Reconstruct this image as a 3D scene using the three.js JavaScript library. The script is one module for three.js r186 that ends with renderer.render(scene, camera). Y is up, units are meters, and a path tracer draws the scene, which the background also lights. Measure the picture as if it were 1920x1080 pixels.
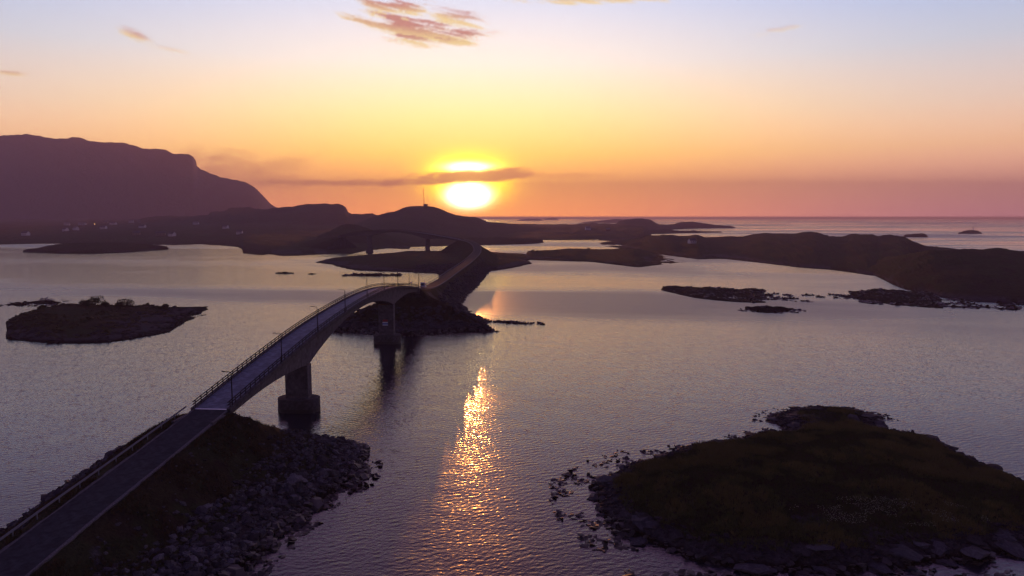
import * as THREE from 'three';
import { mergeGeometries, mergeVertices, toCreasedNormals } from 'three/addons/utils/BufferGeometryUtils.js';

// ---------------------------------------------------------------- camera, sky, sun, exposure
const scene = new THREE.Scene();
const camera = new THREE.PerspectiveCamera(45, 16 / 9, 0.5, 60000);
camera.position.set(0, 44, 0);
camera.rotation.set(-THREE.MathUtils.degToRad(5.87), 0, 0);
const SUN_AZ = -3.55, SUN_EL = 2.55;                       // degrees, right of the view axis and above the horizon
const FOG = 0.00017;
const fogColor = new THREE.Color().setRGB(0.95, 0.68, 0.74);
const renderer = new THREE.WebGLRenderer({ antialias: true });
renderer.toneMapping = THREE.LinearToneMapping;
renderer.toneMappingExposure = 1.12;
renderer.shadowMap.enabled = true;
const AUR = [1.2, 13, 48, 11];                       // strength of the sun's broad glow, aureole, glare and the lit gap above the cloud bar
const RIPPLE = [0.068, 0.008, 0.37];                  // steepness of the small waves and of the longer ones, and the roughness of the facets
const D2R = Math.PI / 180;
const dirOf = (az, el) => new THREE.Vector3(Math.sin(az * D2R) * Math.cos(el * D2R), Math.sin(el * D2R), -Math.cos(az * D2R) * Math.cos(el * D2R));
const sun = new THREE.DirectionalLight(new THREE.Color().setRGB(1, 0.32, 0.07), 5);
sun.name = 'sun';
sun.position.copy(dirOf(SUN_AZ, SUN_EL).multiplyScalar(3000));
sun.castShadow = true;
sun.shadow.mapSize.set(4096, 4096);
sun.shadow.radius = 0.5;                               // most of the disc is behind the cloud bar
Object.assign(sun.shadow.camera, { left: -1200, right: 1200, top: 600, bottom: -600, near: 1, far: 8000 });
scene.add(sun, sun.target);

// ---------------------------------------------------------------- small mathematics
let seed = 20240611;
function rnd() { seed = (seed + 0x6d2b79f5) | 0; let t = Math.imul(seed ^ (seed >>> 15), 1 | seed); t = (t + Math.imul(t ^ (t >>> 7), 61 | t)) ^ t; return ((t ^ (t >>> 14)) >>> 0) / 4294967296; }
const ran = (a, b) => a + (b - a) * rnd();
const clamp = (x, a = 0, b = 1) => Math.min(b, Math.max(a, x));
const lerp = (a, b, t) => a + (b - a) * t;
const sst = (a, b, x) => { const t = clamp((x - a) / (b - a)); return t * t * (3 - 2 * t); };
function hash2(i, j) { let h = Math.imul(i, 374761393) + Math.imul(j, 668265263) | 0; h = Math.imul(h ^ (h >>> 13), 1274126177); return ((h ^ (h >>> 16)) >>> 0) / 4294967296; }
function noise(x, y) {
  const i = Math.floor(x), j = Math.floor(y), u = x - i, v = y - j, a = u * u * u * (u * (u * 6 - 15) + 10), b = v * v * v * (v * (v * 6 - 15) + 10);
  return lerp(lerp(hash2(i, j), hash2(i + 1, j), a), lerp(hash2(i, j + 1), hash2(i + 1, j + 1), a), b) * 2 - 1;
}
function fbm(x, y, n = 5, gain = 0.5) { let s = 0, a = 1, t = 0; for (let k = 0; k < n; k++) { s += a * noise(x + k * 17.3, y - k * 9.1); t += a; a *= gain; x = x * 1.93 + y * 0.38; y = y * 1.93 - x * 0.2; } return s / t; }
const lin = (c) => c <= 0.04045 ? c / 12.92 : Math.pow((c + 0.055) / 1.055, 2.4);
const rgb8 = (r, g, b) => [lin(r / 255), lin(g / 255), lin(b / 255)];

// ---------------------------------------------------------------- sky: air, the aureole of the low sun, and clouds
const AIR = [1.36, 3.3];                               // the air near the horizon is a little brighter than it looks through the haze
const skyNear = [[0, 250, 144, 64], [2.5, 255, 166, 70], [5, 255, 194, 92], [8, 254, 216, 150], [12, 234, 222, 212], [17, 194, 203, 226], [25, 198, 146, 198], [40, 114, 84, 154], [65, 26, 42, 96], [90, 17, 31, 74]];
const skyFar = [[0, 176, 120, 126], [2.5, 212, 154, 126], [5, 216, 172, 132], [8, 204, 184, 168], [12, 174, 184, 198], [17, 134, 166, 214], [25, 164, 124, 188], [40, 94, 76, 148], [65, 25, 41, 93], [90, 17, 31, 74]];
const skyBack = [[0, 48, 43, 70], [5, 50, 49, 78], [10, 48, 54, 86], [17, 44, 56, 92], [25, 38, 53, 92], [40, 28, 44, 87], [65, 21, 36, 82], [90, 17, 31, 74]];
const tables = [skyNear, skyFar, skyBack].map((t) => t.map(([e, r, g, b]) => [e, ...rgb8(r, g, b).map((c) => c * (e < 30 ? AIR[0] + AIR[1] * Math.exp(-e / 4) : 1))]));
function fromTable(t, e) {
  let k = 0; while (k < t.length - 2 && t[k + 1][0] < e) k++;
  const a = t[k], b = t[k + 1], w = clamp((e - a[0]) / (b[0] - a[0]));
  return [lerp(a[1], b[1], w), lerp(a[2], b[2], w), lerp(a[3], b[3], w)];
}
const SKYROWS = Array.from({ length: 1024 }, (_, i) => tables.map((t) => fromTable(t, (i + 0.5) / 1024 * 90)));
// cloud patches: [azimuth, elevation, half width, half height, tilt, density, kind]
const patches = [
  [-8.2, 14.5, 4.4, 1.15, -0.1, 1.3, 0], [-9.0, 16.0, 3.2, 0.95, 0.0, 1.3, 0], [-4.6, 15.4, 2.9, 0.75, -0.2, 0.9, 0], [-5.6, 13.8, 4.6, 0.7, 0.06, 1.1, 0],
  [-27.6, 12.5, 1.3, 0.42, -0.3, 0.8, 0], [-26.0, 11.9, 1.6, 0.25, -0.12, 0.35, 0], [-35.2, 9.3, 1.2, 0.16, 0, 0.7, 0],
  [9, 16.6, 8.5, 0.42, 0.0, 0.8, 0], [20.2, 13.6, 2.0, 0.22, 0.09, 0.32, 0],
  [-22.2, 3.7, 3.8, 1.25, -0.05, 0.8, 1], [-18.2, 3.9, 2.6, 0.7, 0.2, 0.5, 1], [-19.8, 2.9, 3.0, 0.7, -0.05, 0.6, 1],
  [-15.5, 2.66, 7.0, 0.24, 0.0, 0.8, 1], [-8.8, 2.78, 4.5, 0.3, 0.03, 1.0, 1], [-3.2, 3.3, 4.6, 0.5, 0.05, 1.4, 1], [2.5, 3.3, 5, 0.2, 0.0, 0.3, 1],
];
function cloudAt(az, el) {
  let hi = 0, lo = 0, under = 0;
  for (const [a, e, w, h, tilt, d, kind] of patches) {
    const x = az - a, y = el - e - tilt * x;
    if (Math.abs(x) > 1.6 * w || Math.abs(y) > 2.4 * h) continue;
    const q = (x / w) ** 2 + (y / h) ** 2;
    if (kind) { const n = 0.85 * fbm(az * 0.7 + 3, el * 2.4 - az * 0.25 + a, 6, 0.55); lo = Math.max(lo, d * sst(1.75, -0.35, q + n * 1.35)); }
    else {
      const n = fbm(az * 0.5 + el * 1.1, el * 3.6 + az * 0.5 + a * 3, 7, 0.62), c = d * sst(-0.2, 0.95, 0.72 - q * 0.9 + n * 1.5);
      if (c > hi) { hi = c; under = clamp(0.42 - y / h * 0.8 + n * 0.5); }
    }
  }
  return [hi, lo, under];
}
const SW = 4096, SH = 2048, skyData = new Float32Array(SW * SH * 4);
const lit = rgb8(255, 222, 150), thick = rgb8(206, 134, 118), bank = rgb8(222, 132, 100);
const horizonRow = SH / 2;
for (let row = 0; row < SH; row++) {
  const el = (row + 0.5) / SH * 180 - 90;
  const T = SKYROWS[clamp(Math.floor(Math.max(el, 0) / 90 * 1024), 0, 1023)];
  for (let col = 0; col < SW; col++) {
    const o = (row * SW + col) * 4;
    if (row < horizonRow) { skyData[o] = 0.34; skyData[o + 1] = 0.16; skyData[o + 2] = 0.15; skyData[o + 3] = 1; continue; }
    let az = ((col + 0.5) / SW - 0.25) * 360; if (az > 180) az -= 360;
    const da = az - SUN_AZ, ada = Math.min(Math.abs(da), 360 - Math.abs(da));
    const w1 = sst(2, 42, ada), w2 = sst(40, 170, ada);
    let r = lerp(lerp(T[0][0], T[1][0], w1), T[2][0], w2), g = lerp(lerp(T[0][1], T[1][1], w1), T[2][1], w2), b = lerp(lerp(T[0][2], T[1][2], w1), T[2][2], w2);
    let cut = 1;
    if (ada < 60 && el < 40) {
      const de = el - 2.3;
      // broad glow, yellow aureole, and the white glare round the sun itself
      const broad = Math.exp(-Math.hypot(da / 9, de / 5.5)) * AUR[0], yellow = Math.exp(-((da / 2.5) ** 2 + ((el - 2.75) / 1.4) ** 2)) * AUR[1], core = Math.exp(-((da / 1.2) ** 2 + ((el - 1.75) / 0.68) ** 2)) * AUR[2], cap = Math.exp(-((da / 1.5) ** 2 + ((el - 3.95) / 0.36) ** 2)) * AUR[3];
      const [hi, lo, under] = cloudAt(az, el);
      cut = 1 - 0.9 * clamp(lo);
      r += (broad + yellow * 1.5 + core * 1.4 + cap) * cut; g += (broad * 0.56 + yellow * 0.98 + core * 1.2 + cap) * cut; b = b * (1 - 0.95 * clamp(yellow * 0.35) * cut) + (broad * 0.05 + core * 0.95 + cap * 0.7) * cut; b = Math.max(b, 0.01);
      if (lo > 0) { const m = clamp(lo) * 0.55, glow = 0.75 + 1.5 * Math.exp(-((da / 6) ** 2)); r = lerp(r, bank[0] * glow, m); g = lerp(g, bank[1] * glow, m); b = lerp(b, bank[2] * Math.min(glow, 1.1), m); }
      if (hi > 0) { const m = clamp(hi * 1.15) * 0.92; for (let c = 0; c < 3; c++) { const k = lerp(thick[c], lit[c], clamp(0.8 * (1 - hi) + 1.6 * under - 0.42)); if (c === 0) r = lerp(r, k, m); else if (c === 1) g = lerp(g, k, m); else b = lerp(b, k, m); } }
    }
    skyData[o] = r; skyData[o + 1] = g; skyData[o + 2] = b; skyData[o + 3] = 1;
  }
}
const skyTex = new THREE.DataTexture(skyData, SW, SH, THREE.RGBAFormat, THREE.FloatType);
skyTex.mapping = THREE.EquirectangularReflectionMapping; skyTex.magFilter = THREE.LinearFilter; skyTex.needsUpdate = true;
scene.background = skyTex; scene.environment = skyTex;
scene.fog = new THREE.FogExp2(fogColor, FOG);

// ---------------------------------------------------------------- naming
const taken = new Map();
function numbered(n) { const k = taken.get(n) ?? 0; taken.set(n, k + 1); return k ? `${n}_${String(k).padStart(3, '0')}` : n; }
function shade(o) { o.traverse((m) => { if (m.isMesh) { m.castShadow = true; m.receiveShadow = true; } }); return o; }
function tag(o, label, category, group) { o.userData.label = label; o.userData.category = category; if (group) o.userData.group = group; return o; }
function structure(o, label, category) { o.userData.kind = 'structure'; o.userData.label = label; if (category) o.userData.category = category; return o; }
function add(o) { o.name = numbered(o.name); scene.add(shade(o)); return o; }
function thing(name, label, category, x, y, f, turn = 0, group) { const o = new THREE.Group(); o.name = numbered(name); o.position.set(x, y, -f); o.rotation.y = turn; scene.add(o); return tag(o, label, category, group); }
function part(name, geometry, material, parent) { const m = new THREE.Mesh(geometry, material); m.name = name; m.castShadow = m.receiveShadow = true; parent.add(m); return m; }
const mat = (r, g, b, rough = 0.9, more = {}) => new THREE.MeshPhysicalMaterial({ color: new THREE.Color().setRGB(r, g, b), roughness: rough, specularIntensity: rough > 0.7 ? 0.15 : 1, ...more });
const box = (w, h, d, x = 0, y = 0, z = 0) => new THREE.BoxGeometry(w, h, d).translate(x, y, z);
const cyl = (r0, r1, h, n, x = 0, y = 0, z = 0) => new THREE.CylinderGeometry(r1, r0, h, n).translate(x, y + h / 2, z);
function bar(a, b, r, n = 6) { const A = new THREE.Vector3(...a), B = new THREE.Vector3(...b), l = A.distanceTo(B), g = new THREE.CylinderGeometry(r, r, l, n); g.applyQuaternion(new THREE.Quaternion().setFromUnitVectors(new THREE.Vector3(0, 1, 0), B.clone().sub(A).normalize())); return g.translate((A.x + B.x) / 2, (A.y + B.y) / 2, (A.z + B.z) / 2); }
const merge = (list) => mergeGeometries(list.map((g) => { const n = g.index ? g.toNonIndexed() : g; for (const k of Object.keys(n.attributes)) if (!['position', 'normal', 'uv'].includes(k)) n.deleteAttribute(k); return n; }));

// ---------------------------------------------------------------- textures
function dataTexture(n, fn, srgb = false) {
  const d = new Uint8Array(n * n * 4);
  for (let j = 0; j < n; j++) for (let i = 0; i < n; i++) { const c = fn(i, j), o = (j * n + i) * 4; d[o] = c[0]; d[o + 1] = c[1]; d[o + 2] = c[2]; d[o + 3] = 255; }
  const t = new THREE.DataTexture(d, n, n, THREE.RGBAFormat, THREE.UnsignedByteType);
  t.wrapS = t.wrapT = THREE.RepeatWrapping; t.magFilter = THREE.LinearFilter; t.minFilter = THREE.LinearMipmapLinearFilter; t.generateMipmaps = true;
  if (srgb) t.colorSpace = THREE.SRGBColorSpace;
  t.needsUpdate = true; return t;
}
// periodic sum of sine waves on a square of `size` metres: heights in a Float32Array
function waveField(n, waves) {
  const h = new Float32Array(n * n);
  for (const [kx, ky, amp, ph] of waves) {
    const cx = new Float32Array(n), sx = new Float32Array(n), cy = new Float32Array(n), sy = new Float32Array(n);
    for (let i = 0; i < n; i++) { const p = 2 * Math.PI * kx * i / n, q = 2 * Math.PI * ky * i / n + ph; cx[i] = Math.cos(p); sx[i] = Math.sin(p); cy[i] = amp * Math.cos(q); sy[i] = amp * Math.sin(q); }
    for (let j = 0; j < n; j++) { const a = cy[j], b = sy[j], o = j * n; for (let i = 0; i < n; i++) h[o + i] += sx[i] * a + cx[i] * b; }
  }
  return h;
}
// waves of lengths l0..l1 on a tile of `size` metres, running about direction `dir` (radians, spread by `spread`)
function waves(size, l0, l1, count, dir, spread, steep) {
  const out = [];
  for (let k = 0; k < count; k++) {
    const l = l0 * Math.pow(l1 / l0, (k + rnd()) / count), a = dir + spread * (rnd() + rnd() + rnd() - 1.5) * 1.3;
    const kx = Math.round(Math.cos(a) * size / l), ky = Math.round(Math.sin(a) * size / l);
    if (!kx && !ky) continue;
    const len = size / Math.hypot(kx, ky);
    out.push([kx, ky, steep * len / (2 * Math.PI) * Math.sqrt(2 / count), rnd() * 6.283]);
  }
  return out;
}

// landforms, in metres: [x front shore, forward, x crest, forward, crest height, x back shore, forward]
const L = {
  mountain: [[-5688,3600,-7384,4700,65.4,-9741,6200],[-5136,3600,-6653,4700,165.0,-8776,6200],[-4750,3600,-6139,4700,260.6,-8098,6200],[-4418,3600,-5701,4700,341.7,-7520,6200],[-4087,3600,-5258,4700,468.1,-6937,6200],[-3811,3600,-4900,4700,496.1,-6464,6200],[-3562,3600,-4577,4700,531.1,-6038,6200],[-3369,3600,-4327,4700,552.0,-5707,6200],[-2982,3600,-3832,4700,531.1,-5055,6200],[-2817,3600,-3616,4700,562.5,-4771,6200],[-2651,3600,-3403,4700,576.4,-4489,6200],[-2507,3600,-3218,4700,583.4,-4245,6200],[-2411,3600,-3094,4700,574.3,-4082,6200],[-2328,3600,-2989,4700,562.5,-3943,6200],[-2281,3600,-2928,4700,569.4,-3863,6200],[-2231,3600,-2865,4700,566.0,-3779,6200],[-2176,3600,-2795,4700,545.0,-3687,6200],[-2088,3600,-2682,4700,535.6,-3538,6200],[-1999,3600,-2569,4700,525.5,-3389,6200],[-1983,3600,-2548,4700,513.6,-3362,6200],[-1950,3600,-2506,4700,513.6,-3306,6200],[-1903,3600,-2447,4700,492.6,-3228,6200],[-1834,3600,-2357,4700,503.1,-3110,6200],[-1789,3600,-2301,4700,489.1,-3036,6200],[-1756,3600,-2260,4700,466.4,-2981,6200],[-1684,3600,-2168,4700,461.1,-2859,6200],[-1651,3600,-2118,4682,442.1,-2796,6182],[-1635,3600,-2094,4673,406.4,-2766,6173],[-1618,3600,-2071,4664,360.4,-2737,6164],[-1483,3600,-1871,4592,290.1,-2482,6092],[-1378,3600,-1718,4536,259.8,-2287,6036],[-1331,3600,-1652,4510,224.7,-2201,6010],[-1281,3600,-1583,4484,159.4,-2113,5984],[-1250,3600,-1539,4467,121.8,-2056,5967],[-1209,3600,-1484,4445,97.9,-1984,5945],[-1146,3600,-1396,4411,74.1,-1870,5911],[-1049,3600,-1264,4359,53.9,-1698,5859],[-939,3600,-1116,4300,34.2,-1505,5800]],
  crag: [[-953,1750,-1247,2300,31.8,-1518,2800],[-897,1750,-1172,2300,45.7,-1427,2800],[-854,1750,-1116,2300,47.5,-1359,2800],[-827,1750,-1081,2300,44.0,-1316,2800],[-768,1750,-1004,2300,45.7,-1222,2800],[-760,1750,-993,2300,56.2,-1209,2800],[-721,1750,-942,2300,61.4,-1146,2800],[-709,1750,-926,2300,68.4,-1127,2800],[-662,1750,-864,2300,71.9,-1052,2800],[-608,1750,-794,2300,66.7,-967,2800],[-561,1750,-733,2300,73.6,-892,2800],[-541,1750,-706,2300,80.6,-860,2800],[-515,1750,-673,2300,85.8,-819,2800],[-487,1750,-636,2300,84.1,-774,2800],[-456,1750,-596,2300,80.6,-725,2800],[-434,1750,-566,2300,82.3,-689,2800],[-417,1750,-545,2300,73.6,-664,2800],[-405,1750,-530,2300,52.7,-645,2800],[-354,1750,-463,2300,52.7,-564,2800],[-342,1750,-447,2300,47.5,-545,2800],[-295,1750,-386,2300,33.5,-470,2800]],
  masthill: [[-400,1450,-523,1900,12.2,-660,2400],[-356,1450,-466,1905,17.9,-588,2405],[-326,1450,-427,1908,26.6,-539,2408],[-300,1450,-394,1910,36.7,-497,2410],[-281,1450,-369,1912,46.9,-466,2412],[-258,1450,-339,1915,54.9,-427,2415],[-242,1450,-318,1916,58.5,-402,2416],[-232,1450,-305,1917,64.4,-385,2417],[-219,1450,-288,1919,70.2,-363,2419],[-190,1450,-250,1921,73.1,-315,2421],[-165,1450,-217,1924,70.3,-273,2424],[-145,1450,-191,1926,61.5,-240,2426],[-126,1450,-166,1928,51.3,-209,2428],[-102,1450,-136,1930,45.5,-171,2430],[-73,1450,-97,1933,41.1,-123,2433],[-63,1450,-84,1934,36.7,-106,2434],[-48,1450,-64,1936,30.0,-80,2436],[-21,1450,-28,1939,26.3,-35,2439],[18,1450,24,1943,20.4,30,2443],[44,1450,59,1945,15.9,75,2445],[89,1450,119,1950,11.4,150,2450]],
  knoll: [[-272,960,-326,1150,9.0,-368,1300],[-254,960,-303,1150,17.8,-343,1300],[-236,960,-281,1150,28.3,-318,1300],[-222,960,-264,1150,31.8,-299,1300],[-206,960,-246,1150,27.4,-278,1300],[-188,960,-224,1150,19.5,-253,1300],[-162,960,-194,1150,9.9,-219,1300],[-140,960,-167,1150,3.7,-189,1300]],
  mainland: [[-1052,1089,-3078,3200,29.4,-3655,3800],[-817,1110,-2345,3200,31.9,-2785,3800],[-752,1155,-2076,3200,32.8,-2465,3800],[-549,1121,-1554,3186,34.3,-1847,3786],[-495,1117,-1388,3145,34.4,-1652,3745],[-401,1018,-1217,3103,33.5,-1453,3703],[-355,916,-1194,3097,33.3,-1425,3697],[-333,882,-1162,3089,33.0,-1388,3689],[-261,852,-924,3027,31.1,-1107,3627],[-214,874,-726,2973,29.5,-873,3573],[-201,861,-690,2963,29.3,-830,3563],[-186,930,-585,2934,28.4,-704,3534],[-168,1004,-484,2905,26.2,-583,3505],[-130,1031,-362,2870,23.6,-437,3470],[-96,1057,-256,2839,21.2,-310,3439],[-77,1110,-194,2820,19.9,-235,3420],[-70,1313,-150,2807,18.9,-182,3407],[-31,1344,-63,2752,15.8,-77,3352],[60,1313,120,2608,13.3,147,3208],[154,1344,282,2464,16.9,351,3064],[213,1392,353,2309,16.2,444,2909],[271,1445,356,1900,14.4,468,2500],[322,1606,321,1600,5.0,441,2200]],
  spit: [[-87,1031,-99,1180,5.4,-104,1240],[-66,1069,-72,1180,8.1,-76,1240],[-41,1079,-45,1180,7.6,-47,1240],[0,1100,0,1180,8.1,0,1240],[35,1132,36,1180,6.7,38,1240],[49,1167,50,1180,4.5,52,1240],[56,1191,55,1180,1.7,58,1240]],
  far_hill: [[170,2225,199,2600,12.4,222,2900],[260,2269,300,2616,18.2,334,2916],[339,2307,386,2629,16.0,430,2929],[350,2312,398,2631,22.0,443,2931],[373,2300,426,2635,31.0,475,2935],[404,2278,468,2641,37.0,521,2941],[424,2263,495,2645,36.0,551,2945],[447,2247,526,2650,30.9,586,2950],[469,2230,558,2655,13.7,621,2955],[534,2330,610,2662,12.6,679,2962],[588,2427,646,2668,20.7,718,2968],[657,2552,688,2674,23.7,765,2974],[744,2597,769,2686,13.4,855,2986],[844,2630,867,2700,0.9,963,3000]],
  outer_islet: [[479,4826,496,5000,0.3,526,5300],[608,4826,630,5000,13.6,668,5300],[737,4826,763,5000,25.0,809,5300],[804,4826,832,5000,26.9,882,5300],[885,4826,916,5000,17.4,971,5300]],
  outer_islet2: [[55,7242,58,7600,3.6,60,7900],[138,7242,145,7600,18.0,151,7900],[221,7242,232,7600,23.8,241,7900],[288,7242,302,7600,15.1,314,7900],[321,7242,337,7600,0.7,350,7900]],
  outer_islet3: [[402,8779,412,9000,9.8,426,9300],[483,8779,495,9000,26.2,511,9300],[550,8779,563,9000,23.5,582,9300],[583,8779,598,9000,9.8,618,9300]],
  low_spit: [[320,1779,333,1850,1.8,343,1910],[347,1779,365,1870,8.4,376,1930],[388,1779,414,1900,9.3,427,1960],[431,1817,454,1914,4.7,468,1974],[485,1865,502,1930,4.4,517,1990],[537,1899,551,1946,2.5,568,2006],[582,1928,592,1960,0.8,610,2020]],
  headland: [[125,1073,130,1120,-1.2,161,1380],[138,1027,152,1136,-0.1,187,1396],[156,962,188,1161,1.5,231,1421],[165,877,221,1179,6.7,270,1439],[168,854,232,1178,10.8,283,1438],[174,812,252,1175,12.3,307,1435],[179,779,269,1173,12.8,329,1433],[185,754,287,1170,9.7,350,1430],[193,723,310,1167,13.4,379,1427],[198,722,318,1165,9.4,389,1425],[203,725,325,1165,5.0,397,1425],[210,729,334,1163,7.2,409,1423],[222,724,355,1160,8.7,435,1420],[230,696,381,1156,8.8,466,1416],[235,679,397,1154,13.3,487,1414],[241,654,422,1150,15.6,518,1410],[248,619,442,1112,16.1,546,1372],[251,604,451,1092,18.2,559,1352],[259,594,462,1066,19.7,575,1326],[264,587,470,1049,16.5,586,1309],[268,568,480,1020,14.5,603,1280],[270,549,488,996,17.5,615,1256],[272,527,496,965,19.0,630,1225],[275,520,500,951,15.8,637,1211],[277,514,503,938,17.9,642,1198],[282,502,508,910,17.7,653,1170],[284,497,507,893,15.8,655,1153],[287,490,483,830,10.5,635,1090],[290,483,455,760,8.1,610,1020],[296,468,446,709,6.1,610,969],[305,445,424,620,4.2,602,880]],
  near_headland: [[271,542,320,640,-0.5,390,780],[271,518,319,610,5.8,392,750],[241,428,314,560,13.2,392,700],[240,399,311,520,19.0,395,660],[236,379,319,517,18.9,406,657],[239,362,335,512,20.2,427,652],[250,356,353,506,20.9,450,646],[254,349,363,502,19.1,464,642],[256,345,368,500,18.6,471,640],[269,337,395,500,19.6,506,640],[285,329,430,500,17.3,550,640]],
  isthmus: [[14,711,15,800,1.3,17,890],[24,702,28,808,2.1,31,898],[53,687,64,830,4.8,71,920],[63,682,76,831,5.3,85,921],[78,673,96,834,3.9,106,924],[103,616,139,838,5.0,154,928],[112,606,155,840,3.0,171,930],[138,639,178,827,-0.2,197,917],[197,711,221,800,-2.4,246,890]],
  left_island: [[-188,254,-198,268,-1.5,-211,286],[-186,252,-198,270,1.1,-212,288],[-179,246,-200,276,2.8,-213,294],[-173,244,-202,285,3.8,-214,303],[-168,242,-200,290,5.2,-212,308],[-161,240,-198,296,5.5,-210,314],[-153,239,-194,305,5.4,-205,323],[-146,240,-186,308,4.4,-197,326],[-141,242,-179,311,3.9,-190,329],[-137,249,-172,313,2.9,-181,331],[-135,253,-167,315,2.8,-176,333],[-131,261,-159,318,1.7,-168,336],[-136,284,-152,319,1.1,-161,337],[-138,305,-145,321,0.2,-153,339],[-136,309,-142,322,-0.4,-150,340],[-135,313,-139,322,-1.1,-146,340]],
  far_left_islet: [[-603,854,-607,860,0.7,-642,910],[-585,848,-597,866,3.4,-632,916],[-560,839,-583,874,7.3,-616,924],[-538,832,-570,882,10.1,-602,932],[-506,824,-548,895,10.3,-579,945],[-483,842,-521,909,10.0,-550,959],[-473,880,-495,923,8.1,-522,973],[-475,938,-473,935,5.5,-498,985],[-485,986,-463,940,2.8,-487,990]],
  sea_rock: [[832,1482,854,1520,3.5,870,1550],[845,1482,866,1520,6.4,883,1550],[862,1482,884,1520,7.6,901,1550],[876,1482,898,1520,5.8,915,1550],[885,1482,907,1520,0.0,925,1550]],
  lighthouse_rock: [[1138,1779,1164,1820,1.8,1189,1860],[1150,1779,1176,1820,6.6,1202,1860],[1164,1779,1190,1820,9.4,1216,1860],[1184,1779,1211,1820,8.0,1237,1860],[1200,1779,1228,1820,1.1,1255,1860]],
  skerry: [[89,419,91,425,-0.0,94,439],[91,408,95,423,1.2,98,437],[94,395,100,420,1.4,104,434],[99,377,109,415,1.4,112,429],[103,370,114,412,2.2,118,426],[106,366,118,410,2.2,123,424],[108,364,122,409,1.3,126,423],[116,358,132,408,0.5,137,422],[123,354,141,406,1.0,146,420],[129,354,147,405,0.4,152,419],[132,356,150,405,-0.5,155,419]],
  skerry2: [[110,327,112,331,0.6,113,336],[113,323,115,329,1.2,116,334],[117,316,121,325,1.8,122,330],[126,320,129,326,1.1,131,331],[132,323,134,327,-0.0,136,332]],
  skerry3: [[185,382,193,398,-0.6,198,410],[185,369,199,397,1.0,205,409],[186,353,208,396,2.4,214,408],[189,349,213,395,2.2,220,407],[193,343,222,394,1.7,228,406],[202,334,236,391,1.0,243,403],[208,331,244,390,-0.9,252,402]],
  rock1: [[-246,350,-248,353,-0.3,-252,359],[-240,349,-242,353,0.8,-246,359],[-236,348,-239,353,1.0,-243,359],[-232,349,-234,353,0.8,-238,359],[-228,350,-230,353,-0.3,-234,359]],
  rock2: [[-252,344,-255,348,-0.5,-259,354],[-248,343,-252,348,0.5,-256,354],[-245,342,-250,348,0.7,-254,354],[-243,343,-247,348,0.4,-251,354],[-242,344,-244,348,-0.5,-248,354]],
  rock3: [[-185,541,-184,538,0.3,-186,544],[-179,538,-179,538,0.7,-181,544],[-176,536,-176,538,1.0,-178,544],[-173,538,-173,538,0.6,-175,544],[-170,541,-169,538,0.3,-171,544]],
  rock4: [[-157,533,-156,531,0.2,-158,537],[-154,530,-154,531,0.5,-156,537],[-152,528,-153,531,0.7,-155,537],[-152,531,-152,531,0.4,-154,537],[-151,533,-150,531,0.2,-152,537]],
  rock5: [[-125,519,-124,518,0.1,-126,524],[-112,516,-112,518,1.3,-114,524],[-104,514,-104,518,1.5,-106,524],[-94,516,-94,518,1.2,-96,524],[-85,519,-85,518,0.1,-86,524]],
};
// ---------------------------------------------------------------- the sea
{
  // short wind ripples as a normal map, the long swell and tidal boils as a gentle bump
  const N1 = 2048, S1 = 31, h1 = waveField(N1, waves(S1, 0.22, 1.5, 120, 1.68, 0.75, RIPPLE[0])), px = S1 / N1;
  const normal = dataTexture(N1, (i, j) => {
    const e = (i + 1) % N1, w = (i + N1 - 1) % N1, n = (j + 1) % N1, s = (j + N1 - 1) % N1;
    const dx = (h1[j * N1 + e] - h1[j * N1 + w]) / (2 * px), dy = (h1[n * N1 + i] - h1[s * N1 + i]) / (2 * px), l = 1 / Math.hypot(dx, dy, 1);
    return [127.5 - 127 * dx * l, 127.5 - 127 * dy * l, 127.5 + 127 * l];
  });
  normal.repeat.set(1 / S1, 1 / S1); normal.rotation = 0.17;
  const N2 = 1024, S2 = 173, h2 = waveField(N2, waves(S2, 2.2, 16, 60, 1.6, 0.9, RIPPLE[1]));
  let top = 0; for (const v of h2) top = Math.max(top, Math.abs(v));
  const bump = dataTexture(N2, (i, j) => { const v = 127.5 + 127 * h2[j * N2 + i] / top; return [v, v, v]; });
  bump.repeat.set(1 / S2, 1 / S2); bump.rotation = -0.23;
  const N3 = 512, S3 = 1900;
  const rough = dataTexture(N3, (i, j) => { const u = i / N3, v = j / N3, p = (a, b) => fbm(a * 5, b * 16, 5, 0.55), s = sst(0, 0.2, u), q = sst(0, 0.2, v), n = lerp(lerp(p(u + 1, v + 1), p(u, v + 1), s), lerp(p(u + 1, v), p(u, v), s), q); const c = 255 * clamp(0.6 + 1.1 * n, 0.2, 1); return [c, c, c]; });
  rough.repeat.set(1 / S3, 1 / S3); rough.rotation = -0.12;
  const water = new THREE.MeshPhysicalMaterial({ color: new THREE.Color().setRGB(0.006, 0.010, 0.017), roughness: RIPPLE[2], roughnessMap: rough, ior: 1.4, bumpMap: bump, bumpScale: 2 * top, normalMap: normal, normalScale: new THREE.Vector2(1, 1) });
  const X = 10500, F0 = -2500, F1 = 11000, g = new THREE.BufferGeometry();
  g.setAttribute('position', new THREE.Float32BufferAttribute([-X, 0, -F0, X, 0, -F0, X, 0, -F1, -X, 0, -F1], 3));
  g.setAttribute('normal', new THREE.Float32BufferAttribute([0, 1, 0, 0, 1, 0, 0, 1, 0, 0, 1, 0], 3));
  g.setAttribute('uv', new THREE.Float32BufferAttribute([-X, F0, X, F0, X, F1, -X, F1], 2));
  g.setIndex([0, 1, 2, 0, 2, 3]);
  const m = new THREE.Mesh(g, water); m.name = 'sea'; add(structure(m, 'calm rippled sea channel between dark islands reflecting the sunset'));
}

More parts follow.
